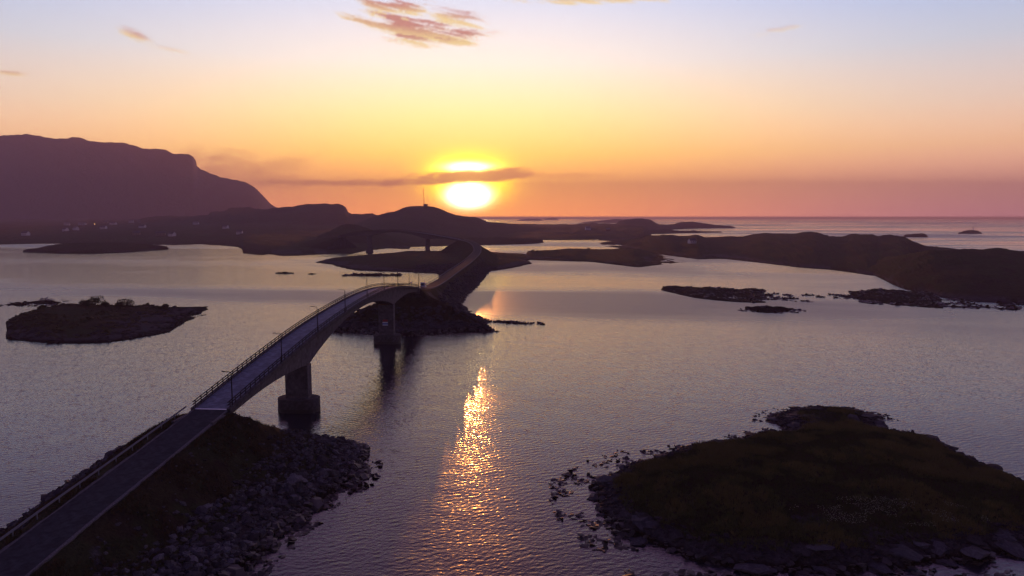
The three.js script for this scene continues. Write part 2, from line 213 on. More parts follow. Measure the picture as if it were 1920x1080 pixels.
// ---------------------------------------------------------------- ground materials
const groundNoise = dataTexture(512, (i, j) => { const t = (a, b) => fbm(a * 40, b * 40, 5, 0.6), u = i / 512, v = j / 512, s = sst(0, 0.25, u), q = sst(0, 0.25, v), n = lerp(lerp(t(u + 1, v + 1), t(u, v + 1), s), lerp(t(u + 1, v), t(u, v), s), q), c = clamp(200 + 130 * n, 40, 255); return [c, c, c]; });
function groundMat(scale, bumpDepth) { const t = groundNoise.clone(); t.repeat.set(1 / scale, 1 / scale); t.needsUpdate = true; const b = t.clone(); b.needsUpdate = true; return new THREE.MeshPhysicalMaterial({ vertexColors: true, roughness: 1, specularIntensity: 0.1, map: t, bumpMap: b, bumpScale: bumpDepth }); }
const nearGround = groundMat(9, 0.25), midGround = groundMat(60, 1.2), farGround = groundMat(420, 6);
const GRASS = [0.032, 0.038, 0.016], DRYGRASS = [0.036, 0.032, 0.016], ROCK = [0.058, 0.055, 0.062], WRACK = [0.012, 0.010, 0.008], HEATH = [0.030, 0.024, 0.016], CRAG = [0.052, 0.046, 0.046];
function paint(h, x, f, steep, s, tide, rockTop) {
  const n = fbm(x / s, f / s, 4), n2 = fbm(x / s * 3.1 + 40, f / s * 3.1, 4);
  if (h < tide * (1 + 0.8 * n2)) return WRACK;
  if (h < rockTop * (1 + 0.7 * n) || steep > 0.95 + 0.35 * n2) return n2 > 0.25 ? CRAG : ROCK;
  return n > 0.18 ? DRYGRASS : n2 > 0.22 ? HEATH : GRASS;
}
function surface(cols, rows, at, scale, s, tide, rockTop, material, name) {
  const pos = new Float32Array(cols * rows * 3), uv = new Float32Array(cols * rows * 2), color = new Float32Array(cols * rows * 3), index = [];
  for (let j = 0; j < rows; j++) for (let i = 0; i < cols; i++) { const [x, y, f] = at(i, j), o = j * cols + i; pos[o * 3] = x; pos[o * 3 + 1] = y; pos[o * 3 + 2] = -f; uv[o * 2] = x; uv[o * 2 + 1] = f; }
  for (let j = 0; j < rows - 1; j++) for (let i = 0; i < cols - 1; i++) {
    const a = j * cols + i, b = a + 1, c = a + cols, d = c + 1;
    if (Math.max(pos[a * 3 + 1], pos[b * 3 + 1], pos[c * 3 + 1], pos[d * 3 + 1]) < -0.8) continue;
    index.push(a, b, c, b, d, c);
  }
  const g = new THREE.BufferGeometry();
  g.setAttribute('position', new THREE.BufferAttribute(pos, 3)); g.setAttribute('uv', new THREE.BufferAttribute(uv, 2)); g.setIndex(index); g.computeVertexNormals();
  const nm = g.attributes.normal;
  let up = 0; for (let k = 0; k < nm.count; k++) up += nm.getY(k);
  if (up < 0) { for (let k = 0; k < index.length; k += 3) { const t = index[k]; index[k] = index[k + 1]; index[k + 1] = t; } g.setIndex(index); g.computeVertexNormals(); }
  for (let k = 0; k < cols * rows; k++) { const ny = Math.max(0.05, g.attributes.normal.getY(k)), c = paint(pos[k * 3 + 1], pos[k * 3], pos[k * 3 + 2], Math.sqrt(1 - Math.min(1, ny * ny)) / ny, s, tide, rockTop); color.set(c, k * 3); }
  g.setAttribute('color', new THREE.BufferAttribute(color, 3));
  const m = new THREE.Mesh(g, material); m.name = name; return m;
}
// a landform spun between a front shore, a crest and a back shore: stations [xFront, fFront, xCrest, fCrest, hCrest, xBack, fBack]
function landform(name, st, label, o = {}) {
  const { sub = 5, rows = 22, rough = 0.1, s = 60, power = 0.75, tide = 0.7, rockTop = 1.6, material = midGround, noiseLen = 0.22, base = -2.5, grit = 1.3 } = o;
  const dist = st[Math.floor(st.length / 2)][3], seg = [0]; for (let k = 1; k < st.length; k++) seg.push(seg[k - 1] + Math.max(0.5, Math.hypot(st[k][2] - st[k - 1][2], st[k][3] - st[k - 1][3])));
  const total = seg[seg.length - 1], cols = Math.round(clamp(total / (dist / 220), 60, 420)), R = rows * 2 + 1;
  const cr = (p, q, r, s, t) => q + 0.5 * t * (r - p + t * (2 * p - 5 * q + 4 * r - s + t * (3 * (q - r) + s - p)));
  const pick = (u) => { const d = u * total; let k = 0; while (k < seg.length - 2 && seg[k + 1] < d) k++; const t = clamp((d - seg[k]) / (seg[k + 1] - seg[k])), A = st[Math.max(0, k - 1)], B = st[k], C = st[k + 1], D = st[Math.min(st.length - 1, k + 2)]; return B.map((v, c) => c === 4 ? lerp(cr(A[c], v, C[c], D[c], t), lerp(v, C[c], t), 0.4) : cr(A[c], v, C[c], D[c], t)); };
  const P = Array.from({ length: cols }, (_, i) => pick(i / (cols - 1)));
  const hm = Math.max(...st.map((q) => q[4])), span = Math.hypot(st[0][2] - st[st.length - 1][2], st[0][3] - st[st.length - 1][3]), len = noiseLen * Math.min(span, 6 * hm + 8);
  const m = surface(cols, R, (i, j) => {
    const [xf, ff, xr, fr, hr, xb, fb] = P[i], front = j <= rows, t = front ? j / rows : (R - 1 - j) / rows, e = t * 1.1 - 0.1;
    const ex = front ? xf : xb, ef = front ? ff : fb, x = lerp(ex, xr, e), f = lerp(ef, fr, e);
    const edge = Math.min(i, cols - 1 - i) / cols, endw = sst(0, 0.06, edge);
    let h = e <= 0 ? base * (-e / 0.1) : hr * Math.pow(e, power);
    const w = e > 0 ? Math.min(1, 0.35 + 2.2 * e * (1 - 0.75 * e)) : 0.35;
    h += rough * (hm * 0.55 + 0.8) * w * (fbm(x / len + 5, f / len - 3, 6, 0.58) + 0.55 * (0.5 - Math.abs(fbm(x / len * 2.7 + 1, f / len * 2.7, 4, 0.6)) * 1.6)) * (0.3 + 0.7 * endw);
    if (e > 0) h += grit * dist / 900 * Math.min(1, e * 6) * fbm(x / (dist / 42) + 11, f / (dist / 42), 5, 0.62);
    h = lerp(Math.min(h, base * 0.5), h, sst(-0.001, 0.03, edge));
    return [x, h, f];
  }, 1, s, tide, rockTop, material, name);
  add(structure(m, label));
  return m;
}
function inside(poly, x, y) { let c = false; for (let i = 0, j = poly.length - 1; i < poly.length; j = i++) { const [a, b] = poly[i], [p, q] = poly[j]; if ((b > y) !== (q > y) && x < (p - a) * (y - b) / (q - b) + a) c = !c; } return c; }
function shoreDistance(poly, x, y) { let d = 1e9; for (let i = 0, j = poly.length - 1; i < poly.length; j = i++) { const [a, b] = poly[i], [p, q] = poly[j], t = clamp(((x - a) * (p - a) + (y - b) * (q - b)) / ((p - a) ** 2 + (q - b) ** 2 + 1e-9)); d = Math.min(d, Math.hypot(x - a - t * (p - a), y - b - t * (q - b))); } return inside(poly, x, y) ? d : -d; }
function field(name, x0, x1, f0, f1, cell, height, label, o = {}) {
  const { s = 9, tide = 0.6, rockTop = 1.4, material = nearGround } = o, cols = Math.ceil((x1 - x0) / cell) + 1, rows = Math.ceil((f1 - f0) / cell) + 1;
  const m = surface(cols, rows, (i, j) => { const x = x0 + i * cell, f = f0 + j * cell; return [x, height(x, f), f]; }, 1, s, tide, rockTop, material, name);
  add(structure(m, label)); return m;
}

// ---------------------------------------------------------------- centre lines of road and bridges, [x, forward, y]
function track(pts) {
  const c = new THREE.CatmullRomCurve3(pts.map(([x, f, y]) => new THREE.Vector3(x, y, -f)), false, 'centripetal'), L = c.getLength();
  return { L, at: (s) => c.getPointAt(clamp(s / L)), dir: (s) => c.getTangentAt(clamp(s / L, 0.0001, 0.9999)), pts };
}
const bx = (f) => -51.5 + (f - 116) * 0.0567 + 1.1 * Math.sin(Math.PI * (f - 116) / 171);
const nearRoad = track([[-54.3, 22, 3.6], [-54.0, 40, 4.7], [-53.5, 60, 6.2], [-53.0, 80, 8.0], [-52.4, 98, 9.4], [bx(116), 116, 11.2]]);
const bridgeLine = track([[bx(116), 116, 11.2], [bx(138), 138, 14.4], [bx(159), 159, 17.1], [bx(180), 180, 18.9], [bx(202), 202, 20.0], [bx(222), 222, 20.2], [bx(240), 240, 19.5], [bx(262), 262, 17.6], [bx(287), 287, 14.5]]);
const farRoad = track([[bx(287), 287, 14.5], [-41.0, 305, 12.3], [-40.2, 325, 10.6], [-39.5, 368, 9.0], [-36.2, 448, 9.6], [-33, 540, 10.2], [-31.5, 632, 12.6], [-36, 690, 15.6], [-45, 733, 17.8], [-57, 760, 19.1]]);
const farBridgeLine = track([[-57, 760, 19.1], [-76, 775, 22.0], [-96, 790, 24.6], [-118, 806, 26.8], [-141, 822, 27.6], [-174, 850, 26.0], [-198, 874, 23.2], [-220, 900, 19.6]]);
function nearest(line, x, f, step = 3) { let best = 1e9, p = null, bs = 0; const n = Math.ceil(line.L / step); line.cache ??= Array.from({ length: n + 1 }, (_, k) => line.at(line.L * k / n)); for (let k = 0; k <= n; k++) { const q = line.cache[k], d = (q.x - x) ** 2 + (q.z + f) ** 2; if (d < best) { best = d; p = q; bs = k; } } return [Math.sqrt(best), p.y, p.x, bs / n]; }

// ---------------------------------------------------------------- embankment of the road in front
const nearHeight = (x, f) => {
  const p = nearest(nearRoad, x, Math.min(f, 116), 1.5), dx = x - p[2], past = Math.max(0, f - 115.2);
  const d = Math.abs(dx), slope = dx > 0 ? 0.52 : 0.60, n = fbm(x / 5, f / 5, 5);
  let h = p[1] - 0.25 - Math.max(0, Math.hypot(Math.max(0, d - 4.4), past * 0.8)) * slope;
  if (past > 0) h = Math.min(h, 8.8 - (past - 0.8) * 0.54);
  const w = sst(3.6, 6.5, d + past);
  h += w * (0.75 * n + 0.5 * fbm(x / 1.7, f / 1.7, 3));
  return Math.max(h, -3);
};
const embankment = field('embankment', -96, -16, 20, 152, 0.7, nearHeight, 'dark riprap embankment carrying the road up to the nearer bridge', { s: 8, tide: 1.3, rockTop: 3.2 });

// ---------------------------------------------------------------- grassy island in the right foreground
const rightShore = [[58, 141.8], [55, 145.5], [57, 150.5], [64, 155.4], [73, 156.4], [79, 153.5], [81.5, 149], [79, 144], [76.4, 139.5], [81.9, 135.5], [84.2, 131.5], [83.4, 126], [83.2, 121.5], [84.2, 116.5], [85.2, 110], [86.5, 103], [86, 97], [80, 91], [72.8, 88.6], [68, 87.2], [59.4, 85], [52, 83.6], [41.8, 81.7], [31.2, 81.9], [27.4, 82.8], [24.1, 84.4], [20.1, 87.6], [17.1, 90.4], [14.2, 93.2], [12.7, 100.7], [12.6, 105.3], [13, 110], [17, 116.2], [20.6, 119.9], [27.3, 124.9], [33.1, 129.7], [36.3, 129.7], [41.7, 131.9], [49.2, 136.9], [55.5, 139]];
const rightHeight = (x, f) => {
  const d = shoreDistance(rightShore, x, f) + 0.9 * fbm(x / 6, f / 6, 4), n = fbm(x / 9 + 7, f / 9, 5), r = fbm(x / 2.2, f / 2.2, 4, 0.6);
  if (d < 0) return Math.max(-3, d * 0.35 + 0.3 * r - 0.1);
  const plateau = (1.5 * sst(1.2, 7, d) + 1.5 * sst(6, 24, d)) * lerp(1, 0.4, sst(128, 141, f)) + 0.8 * sst(0.0, 2.0, d);
  return plateau + 0.55 * n * sst(2, 10, d) + 0.5 * r * sst(7.5, 2.5, d) + 0.14 * r;
};
const rightIsland = field('island', 2, 100, 70, 165, 0.6, rightHeight, 'low grassy island with a rocky rim in the right foreground', { s: 7, tide: 0.55, rockTop: 1.9 });

// ---------------------------------------------------------------- causeway and the island that carries the road between the two bridges
const causewayShore = [[-74, 285], [-71, 278], [-63, 270], [-53.6, 258.5], [-41.7, 253], [-34.4, 254], [-25.2, 260.2], [-16, 275.5], [-10.1, 288.2], [-17.8, 307.1], [-24.9, 346.8], [-25.2, 384.5], [-23.5, 428.1], [-21.5, 495.2], [-20, 560], [-13.1, 569.4], [4.7, 605.7], [20.1, 654.2], [15, 694], [24, 720], [22, 790], [-30, 812], [-100, 822], [-150, 800], [-192, 705], [-189.7, 666], [-167, 640], [-151, 606], [-126, 567], [-96, 556], [-58, 542.4], [-50, 500], [-52, 445], [-56, 372], [-60, 323], [-71, 300]];
const causewayHeight = (x, f) => {
  const d = shoreDistance(causewayShore, x, f) + 2 * fbm(x / 11, f / 11, 4), n = fbm(x / 26, f / 26, 5), r = fbm(x / 4, f / 4, 4);
  let h = d < 0 ? Math.max(-3, d * 0.3) : 1.1 * sst(0, 3.5, d) + 1.7 * sst(2, 14, d) + (f > 540 ? (3.4 + 1.5 * n) * sst(10, 60, d) : 0.6 * n);
  h += 0.35 * r;
  const [q, y] = nearest(farRoad, x, Math.max(f, 287)), slope = lerp(0.95, 0.6, sst(540, 650, f)), before = Math.max(0, 287.8 - f);
  let e = y - 0.25 - Math.max(0, Math.hypot(Math.max(0, q - before - 3.7), before * 0.5)) * slope + sst(3.4, 6, q) * 0.7 * r;
  if (before > 0) e = Math.min(e, 11.8 - before * 0.5);
  const past = nearest(farRoad, x, f)[3];
  if (past > 0.9995) { const q2 = Math.hypot(x + 57, f - 760); e = Math.min(e, 16.6 - Math.max(0, q2 - 1) * 0.62); }
  return Math.max(h, Math.min(e, 30), -3);
};
const causeway = field('causeway', -205, 42, 240, 835, 1.5, causewayHeight, 'dark causeway and grassy island carrying the road between both bridges', { s: 22, tide: 0.8, rockTop: 2.2, material: midGround });

// ---------------------------------------------------------------- lofted land, near to far
const leftIsland = landform('island', L.left_island, 'dark islet with bushes on its crest left of the nearer bridge', { s: 16, power: 0.55, rough: 0.24, grit: 1.8, material: nearGround, rockTop: 1.9, noiseLen: 0.3, rows: 30, sub: 9 });
landform('skerry', L.rock1, 'larger flat rock awash behind the bushy left islet', { s: 8, tide: 2, sub: 8, rough: 0.5, material: nearGround });
landform('skerry', L.rock2, 'smaller flat rock awash at the left picture edge', { s: 8, tide: 2, sub: 8, rough: 0.5, material: nearGround });
landform('skerry', L.rock3, 'thin low rock awash left of the middle island', { s: 8, tide: 2, sub: 6, rough: 0.5, material: nearGround });
landform('skerry', L.rock4, 'tiny low rock awash just left of the long kelp bank', { s: 8, tide: 2, sub: 6, rough: 0.5, material: nearGround });
landform('skerry', L.rock5, 'long thin kelp bank in front of the middle island', { s: 8, tide: 2, sub: 10, rough: 0.4, material: nearGround });
const skerryA = landform('skerry', L.skerry, 'long low black skerry in the bay right of the causeway', { s: 9, tide: 1.6, sub: 8, rough: 0.55, material: nearGround, noiseLen: 0.4 });
const skerryB = landform('skerry', L.skerry2, 'small flat skerry in front of the long black skerry', { s: 9, tide: 2, sub: 8, rough: 0.5, material: nearGround, noiseLen: 0.5 });
const skerryC = landform('skerry', L.skerry3, 'kelp covered reef off the right headland', { s: 9, tide: 1.8, sub: 9, rough: 0.6, material: nearGround, noiseLen: 0.4 });
const nearHead = landform('headland', L.near_headland, 'dark rounded headland at the right picture edge', { s: 30, power: 0.6, rough: 0.16, rockTop: 1.5, sub: 9, rows: 30 });
const head = landform('headland', L.headland, 'long craggy headland on the right before the open sea', { s: 40, power: 0.7, rough: 0.15, grit: 2.4, rockTop: 1.4, sub: 7, rows: 30 });
const isthmus = landform('isthmus', L.isthmus, 'low dark neck of land joining middle island and right headland', { s: 30, power: 0.6, rough: 0.2, sub: 8, rockTop: 1.2 });
landform('islet', L.far_left_islet, 'low dark islet off the far left shore', { s: 30, power: 0.6, rough: 0.12, sub: 8 });
const mainland = landform('coastal_plain', L.mainland, 'low coastal plain with scattered houses across the channel', { s: 120, power: 0.5, rough: 0.16, sub: 10, rows: 60, material: farGround, rockTop: 1.2, noiseLen: 0.9 });
landform('hill', L.knoll, 'small rounded hill behind the far end of the distant bridge', { s: 60, power: 0.8, rough: 0.16, sub: 8, base: -1 });
const mastHill = landform('hill', L.masthill, 'broad hill below the sun with a radio mast on top', { s: 90, power: 0.85, rough: 0.08, sub: 8, rows: 30, material: farGround, rockTop: 0, grit: 0.5 });
landform('hill', L.crag, 'craggy hill left of the hill with the mast', { s: 90, power: 0.85, rough: 0.13, sub: 8, rows: 30, material: farGround, rockTop: 0, grit: 2.4 });
landform('mountain', L.mountain, 'large hazy mountain filling the left horizon', { s: 400, power: 0.8, rough: 0.06, sub: 8, rows: 40, material: farGround, rockTop: 0, grit: 2.2, noiseLen: 0.12, base: -5 });
landform('spit', L.spit, 'flat spit of land just right of the distant bridge', { s: 40, power: 0.5, rough: 0.15, sub: 8 });
landform('islet', L.far_hill, 'hazy humped island right of the sun', { s: 90, power: 0.8, rough: 0.2, sub: 6, material: farGround });
landform('islet', L.low_spit, 'low flat islet in front of the hazy humped island', { s: 60, power: 0.5, rough: 0.2, sub: 6 });
landform('islet', L.outer_islet, 'pale outer islet behind the hazy humped island', { s: 90, power: 0.8, rough: 0.1, sub: 6, material: farGround });
landform('islet', L.outer_islet2, 'faint islet on the horizon right below the sun glare', { s: 90, power: 0.8, rough: 0.1, sub: 6, material: farGround });
landform('islet', L.outer_islet3, 'faintest and farthest islet on the horizon right of the sun', { s: 90, power: 0.8, rough: 0.1, sub: 6, material: farGround });
landform('sea_rock', L.sea_rock, 'rugged rock in the open sea behind the long headland', { s: 30, rough: 0.3, sub: 8 });
const beaconRock = landform('sea_rock', L.lighthouse_rock, 'rounded rock in the open sea with a beacon on it', { s: 30, rough: 0.12, sub: 8 });
// approach embankment at the far end of the distant bridge
landform('embankment', [[-196, 905, -214, 893, 16.4, -236, 872], [-200, 918, -226, 907, 17.6, -258, 884], [-214, 950, -246, 930, 15.4, -284, 906], [-240, 985, -275, 962, 12, -315, 940], [-290, 1010, -310, 1000, 6, -340, 985]], 'approach embankment at the far end of the distant bridge', { s: 40, rough: 0.04, power: 0.9, base: -1, sub: 6 });
// ---------------------------------------------------------------- road surfaces
const grainTex = dataTexture(256, (i, j) => { const t = (u, v) => fbm(u * 9, v * 9, 5, 0.62), u = i / 256, v = j / 256, s = sst(0, 0.3, u), q = sst(0, 0.3, v), n = lerp(lerp(t(u + 1, v + 1), t(u, v + 1), s), lerp(t(u + 1, v), t(u, v), s), q), c = clamp(212 + 60 * n + 36 * (hash2(i, j) - 0.5), 60, 255); return [c, c, c]; }, true);
function grained(r, g, b, scale, rough, more = {}) { const t = grainTex.clone(); t.repeat.set(1 / scale, 1 / scale); t.needsUpdate = true; return mat(r, g, b, rough, { map: t, ...more }); }
const asphalt = grained(0.05, 0.054, 0.066, 5, 1), skyTintAsphalt = grained(0.19, 0.235, 0.30, 6, 0.8, { specularIntensity: 0.5 }), gravel = grained(0.16, 0.155, 0.165, 1.3, 1);  // deck asphalt is paler, with the blue sheen of the sky mixed into its colour
const concrete = grained(0.145, 0.138, 0.15, 7, 0.95), concreteDark = grained(0.10, 0.097, 0.105, 5, 0.95), steel = mat(0.15, 0.16, 0.18, 0.75, { metalness: 0.2 }), rail = mat(0.028, 0.029, 0.032, 1), whitePaint = mat(0.72, 0.73, 0.74, 0.55), lampGlass = mat(0.55, 0.55, 0.5, 0.3), polePaint = mat(0.03, 0.031, 0.034, 0.9);
const wetStoneMat = mat(0.02, 0.018, 0.016, 0.6);
// sweep a closed outline [[side, up], ...] along a line from s0 to s1; outline(s) may change along the way
function sweep(line, s0, s1, step, outline, cap = true) {
  const n = Math.max(1, Math.round((s1 - s0) / step)), pos = [], uv = [], idx = []; let k = 0;
  const ring = (s) => { const p = line.at(s), d = line.dir(s), l = Math.hypot(d.x, d.z), rx = -d.z / l, rz = d.x / l; return outline(s).map(([a, b]) => [p.x + rx * a, p.y + b, p.z + rz * a]); };
  let prev = ring(s0), sp = s0;
  const quad = (a, b, c, d, u0, u1, v0, v1) => { pos.push(...a, ...b, ...c, ...a, ...c, ...d); uv.push(u0, v0, u1, v0, u1, v1, u0, v0, u1, v1, u0, v1); };
  const fan = (r, flip) => { const sh = outline(flip ? s0 : s1).map(([a, b]) => new THREE.Vector2(a, b)), tri = THREE.ShapeUtils.triangulateShape(sh, []); for (const t of tri) for (const i of flip ? [t[0], t[2], t[1]] : t) { pos.push(...r[i]); uv.push(sh[i].x, sh[i].y); } };
  if (cap) fan(prev, true);
  for (let i = 1; i <= n; i++) {
    const s = lerp(s0, s1, i / n), r = ring(s); let u = 0;
    for (let j = 0; j < r.length; j++) { const j2 = (j + 1) % r.length, w = Math.hypot(r[j][0] - r[j2][0], r[j][1] - r[j2][1], r[j][2] - r[j2][2]); quad(prev[j], r[j], r[j2], prev[j2], u, u, sp, s); const o = uv.length - 12; uv[o] = u; uv[o + 1] = sp; uv[o + 2] = u; uv[o + 3] = s; uv[o + 4] = u + w; uv[o + 5] = s; uv[o + 6] = u; uv[o + 7] = sp; uv[o + 8] = u + w; uv[o + 9] = s; uv[o + 10] = u + w; uv[o + 11] = sp; u += w; }
    prev = r; sp = s;
  }
  if (cap) fan(prev, false);
  const g = new THREE.BufferGeometry(); g.setAttribute('position', new THREE.Float32BufferAttribute(pos, 3)); g.setAttribute('uv', new THREE.Float32BufferAttribute(uv, 2)); g.computeVertexNormals(); return toCreasedNormals(g, 0.5);
}
const slab = (a, b, lo, hi) => () => [[a, lo], [b, lo], [b, hi], [a, hi]];
function roadOn(line, s0, s1, name, label, half) {
  const g = sweep(line, s0, s1, 2.5, slab(-half, half, -0.3, 0.0)), m = new THREE.Mesh(g, asphalt); m.name = name; add(structure(m, label));
  for (const side of [-1, 1]) part('gravel_shoulder', sweep(line, s0, s1, 0.9, (s) => { const w = 0.42 + 0.16 * noise(s * 0.35, side * 7) + 0.1 * noise(s * 1.3, side), a = half + 0.02, o = [[side * a, -0.3], [side * (a + w), -0.3], [side * (a + w), -0.05], [side * a, -0.02]]; return side > 0 ? o : o.reverse(); }), gravel, m);
  return m;
}
roadOn(nearRoad, 1, nearRoad.L - 0.02, 'road', 'narrow asphalt road climbing the embankment to the nearer bridge', 2.75);
roadOn(farRoad, 0.02, farRoad.L - 0.02, 'road', 'narrow asphalt road running along the causeway to the distant bridge', 2.75);

// ---------------------------------------------------------------- bridges
function postAt(line, s, side) { const p = line.at(s), d = line.dir(s), l = Math.hypot(d.x, d.z); return { p: new THREE.Vector3(p.x - d.z / l * side, p.y, p.z + d.x / l * side), turn: Math.atan2(-d.x, -d.z) }; }
function bridge(name, label, line, o) {
  const t = thing(name, label, 'bridge', 0, 0, 0), half = o.half, L = line.L, [p1, p2] = o.piers;
  const depth = (s) => { const d = Math.min(Math.abs(s - p1), Math.abs(s - p2)), reach = s > p1 && s < p2 ? (p2 - p1) / 2 : s < p1 ? p1 : L - p2; return lerp(o.deep, o.thin, 1 - (1 - clamp(d / reach)) ** 2); };
  part('deck', sweep(line, 0, L, o.step, slab(-half - 0.35, half + 0.35, -0.42, -0.05)), concrete, t);
  part('carriageway', sweep(line, 0.3, L - 0.3, o.step, slab(-half + 0.25, half - 0.25, -0.048, 0.012)), skyTintAsphalt, t);
  for (const s of [-1, 1]) part('edge_beam', sweep(line, 0, L, o.step, slab(...(s > 0 ? [half - 0.25, half + 0.4] : [-half - 0.4, -half + 0.25]), -0.5, 0.22)), concreteDark, t);
  part('girder', sweep(line, 0.4, L - 0.4, o.step, (s) => { const d = depth(s); return [[-o.soffit, -d], [o.soffit, -d], [o.soffit + 0.25, -0.75], [half - 0.1, -0.425], [-half + 0.1, -0.425], [-o.soffit - 0.25, -0.75]]; }), concrete, t);
  for (const [k, s] of [p1, p2].entries()) {
    const { p, turn } = postAt(line, s, 0), base = o.bases[k], top = p.y - depth(s) + 0.05, g = part('pier', new THREE.ExtrudeGeometry(roundRect(o.pierW, o.pierD, 0.18), { depth: top - base, bevelEnabled: false, curveSegments: 3 }).rotateX(-Math.PI / 2), concrete, t);
    g.position.set(p.x, base, p.z); g.rotation.y = turn;
    const foot = part('footing', new THREE.ExtrudeGeometry(roundRect(o.footW, o.footD, o.footD * 0.48), { depth: o.footH + o.footDrop, bevelEnabled: true, bevelSize: 0.12, bevelThickness: 0.12, bevelSegments: 1, curveSegments: 7 }).rotateX(-Math.PI / 2).translate(0, -o.footDrop, 0), concreteDark, g);
    foot.position.y = 0;
    if (o.tide) part('tide_band', new THREE.ExtrudeGeometry(roundRect(o.footW + 0.32, o.footD + 0.32, (o.footD + 0.32) * 0.48), { depth: o.tide + 1, bevelEnabled: false, curveSegments: 7 }).rotateX(-Math.PI / 2).translate(0, -base - 1, 0), wetStoneMat, g);
  }
  for (const [s, back] of [[-0.9, 0], [L + 0.9, 1]]) { const { p, turn } = postAt(line, back ? L : 0, 0), w = part('abutment', merge([box(2 * half + 0.9, 5, 1.9, 0, -2.95, 0), box(0.5, 3.2, 4.2, half + 0.2, -1.95, back ? -2.9 : 2.9), box(0.5, 3.2, 4.2, -half - 0.2, -1.95, back ? -2.9 : 2.9)]), concrete, t); w.position.set(p.x, p.y, p.z + (back ? -1.0 : 1.0)); w.rotation.y = turn; }
  if (o.joints) for (const s of [0.05, L - 0.45]) part('expansion_joint', sweep(line, s, s + 0.32, 0.2, slab(-half + 0.3, half - 0.3, 0.0, 0.024)), whitePaint, t);
  const postG = merge([box(0.12, 1.16, 0.16, 0, 0.58, 0), box(0.24, 0.05, 0.3, 0, 0.025, 0)]);
  for (const side of [-half, half]) {
    const r = new THREE.Group(); r.name = 'railing'; t.add(r);
    for (const [lo, hi] of [[1.06, 1.18], [0.6, 0.74]]) part('rail', sweep(line, -0, L, o.step, slab(side - 0.08, side + 0.08, 0.22 + lo - 0.06, 0.22 + hi - 0.06)), rail, r);
    if (o.posts) for (let s = 0.8; s < L; s += o.posts) { const { p, turn } = postAt(line, s, side), m = part('post', postG, rail, r); m.position.set(p.x, p.y + 0.222, p.z); m.rotation.y = turn; }
  }
  return t;
}
function roundRect(w, d, r) { const s = new THREE.Shape(), x = w / 2, y = d / 2; s.moveTo(-x + r, -y); s.lineTo(x - r, -y); s.absarc(x - r, -y + r, r, -Math.PI / 2, 0); s.lineTo(x, y - r); s.absarc(x - r, y - r, r, 0, Math.PI / 2); s.lineTo(-x + r, y); s.absarc(-x + r, y - r, r, Math.PI / 2, Math.PI); s.lineTo(-x, -y + r); s.absarc(-x + r, -y + r, r, Math.PI, 1.5 * Math.PI); return s; }
const sOf = (line, f) => { let best = 0, d = 1e9; for (let k = 0; k <= 400; k++) { const s = line.L * k / 400, e = Math.abs(line.at(s).z + f); if (e < d) { d = e; best = s; } } return best; };
const P1 = sOf(bridgeLine, 155), P2 = sOf(bridgeLine, 240);
const nearBridge = bridge('road_bridge', 'arched concrete road bridge in the middle with haunched girder and lamps', bridgeLine, { half: 3.1, piers: [P1, P2], bases: [3.0, 3.0], deep: 6.0, thin: 1.75, soffit: 2.55, pierW: 5.3, pierD: 2.6, footW: 9.2, footD: 5.2, footH: 0, footDrop: 5, tide: 0.85, step: 2, posts: 2, joints: true });
// board for shipping on the second pier
{
  const { p, turn } = postAt(bridgeLine, P2, 0), b = new THREE.Group(); b.name = 'shipping_board'; b.position.set(p.x - 0.35, 7.0, p.z + 1.36); b.rotation.y = turn; nearBridge.add(b);
  part('blue_panel', box(1.85, 0.62, 0.05, 0, 0, 0), mat(0.10, 0.17, 0.42, 0.5), b); part('white_strip', box(1.85, 0.26, 0.05, 0, 0.46, 0), whitePaint, b); part('pale_strip', box(1.85, 0.28, 0.05, 0, -0.47, 0), mat(0.55, 0.6, 0.68, 0.5), b); part('red_panel', box(1.7, 0.7, 0.05, 0.05, 1.1, 0), mat(0.30, 0.03, 0.03, 0.5), b);
  for (const q of [-0.6, 0.6]) part('bracket', box(0.08, 1.9, 0.1, q, 0.4, -0.08), steel, b);
}
const Q1 = sOf(farBridgeLine, 790), Q2 = sOf(farBridgeLine, 850);
bridge('road_bridge', 'distant hump-backed road bridge silhouetted against the hill below the sun', farBridgeLine, { half: 3.1, piers: [Q1, Q2], bases: [4.5, 2.4], deep: 6.0, thin: 1.9, soffit: 2.55, pierW: 5.3, pierD: 2.6, footW: 9.2, footD: 5.2, footH: 0.6, footDrop: 2.4, step: 4, posts: 6 });

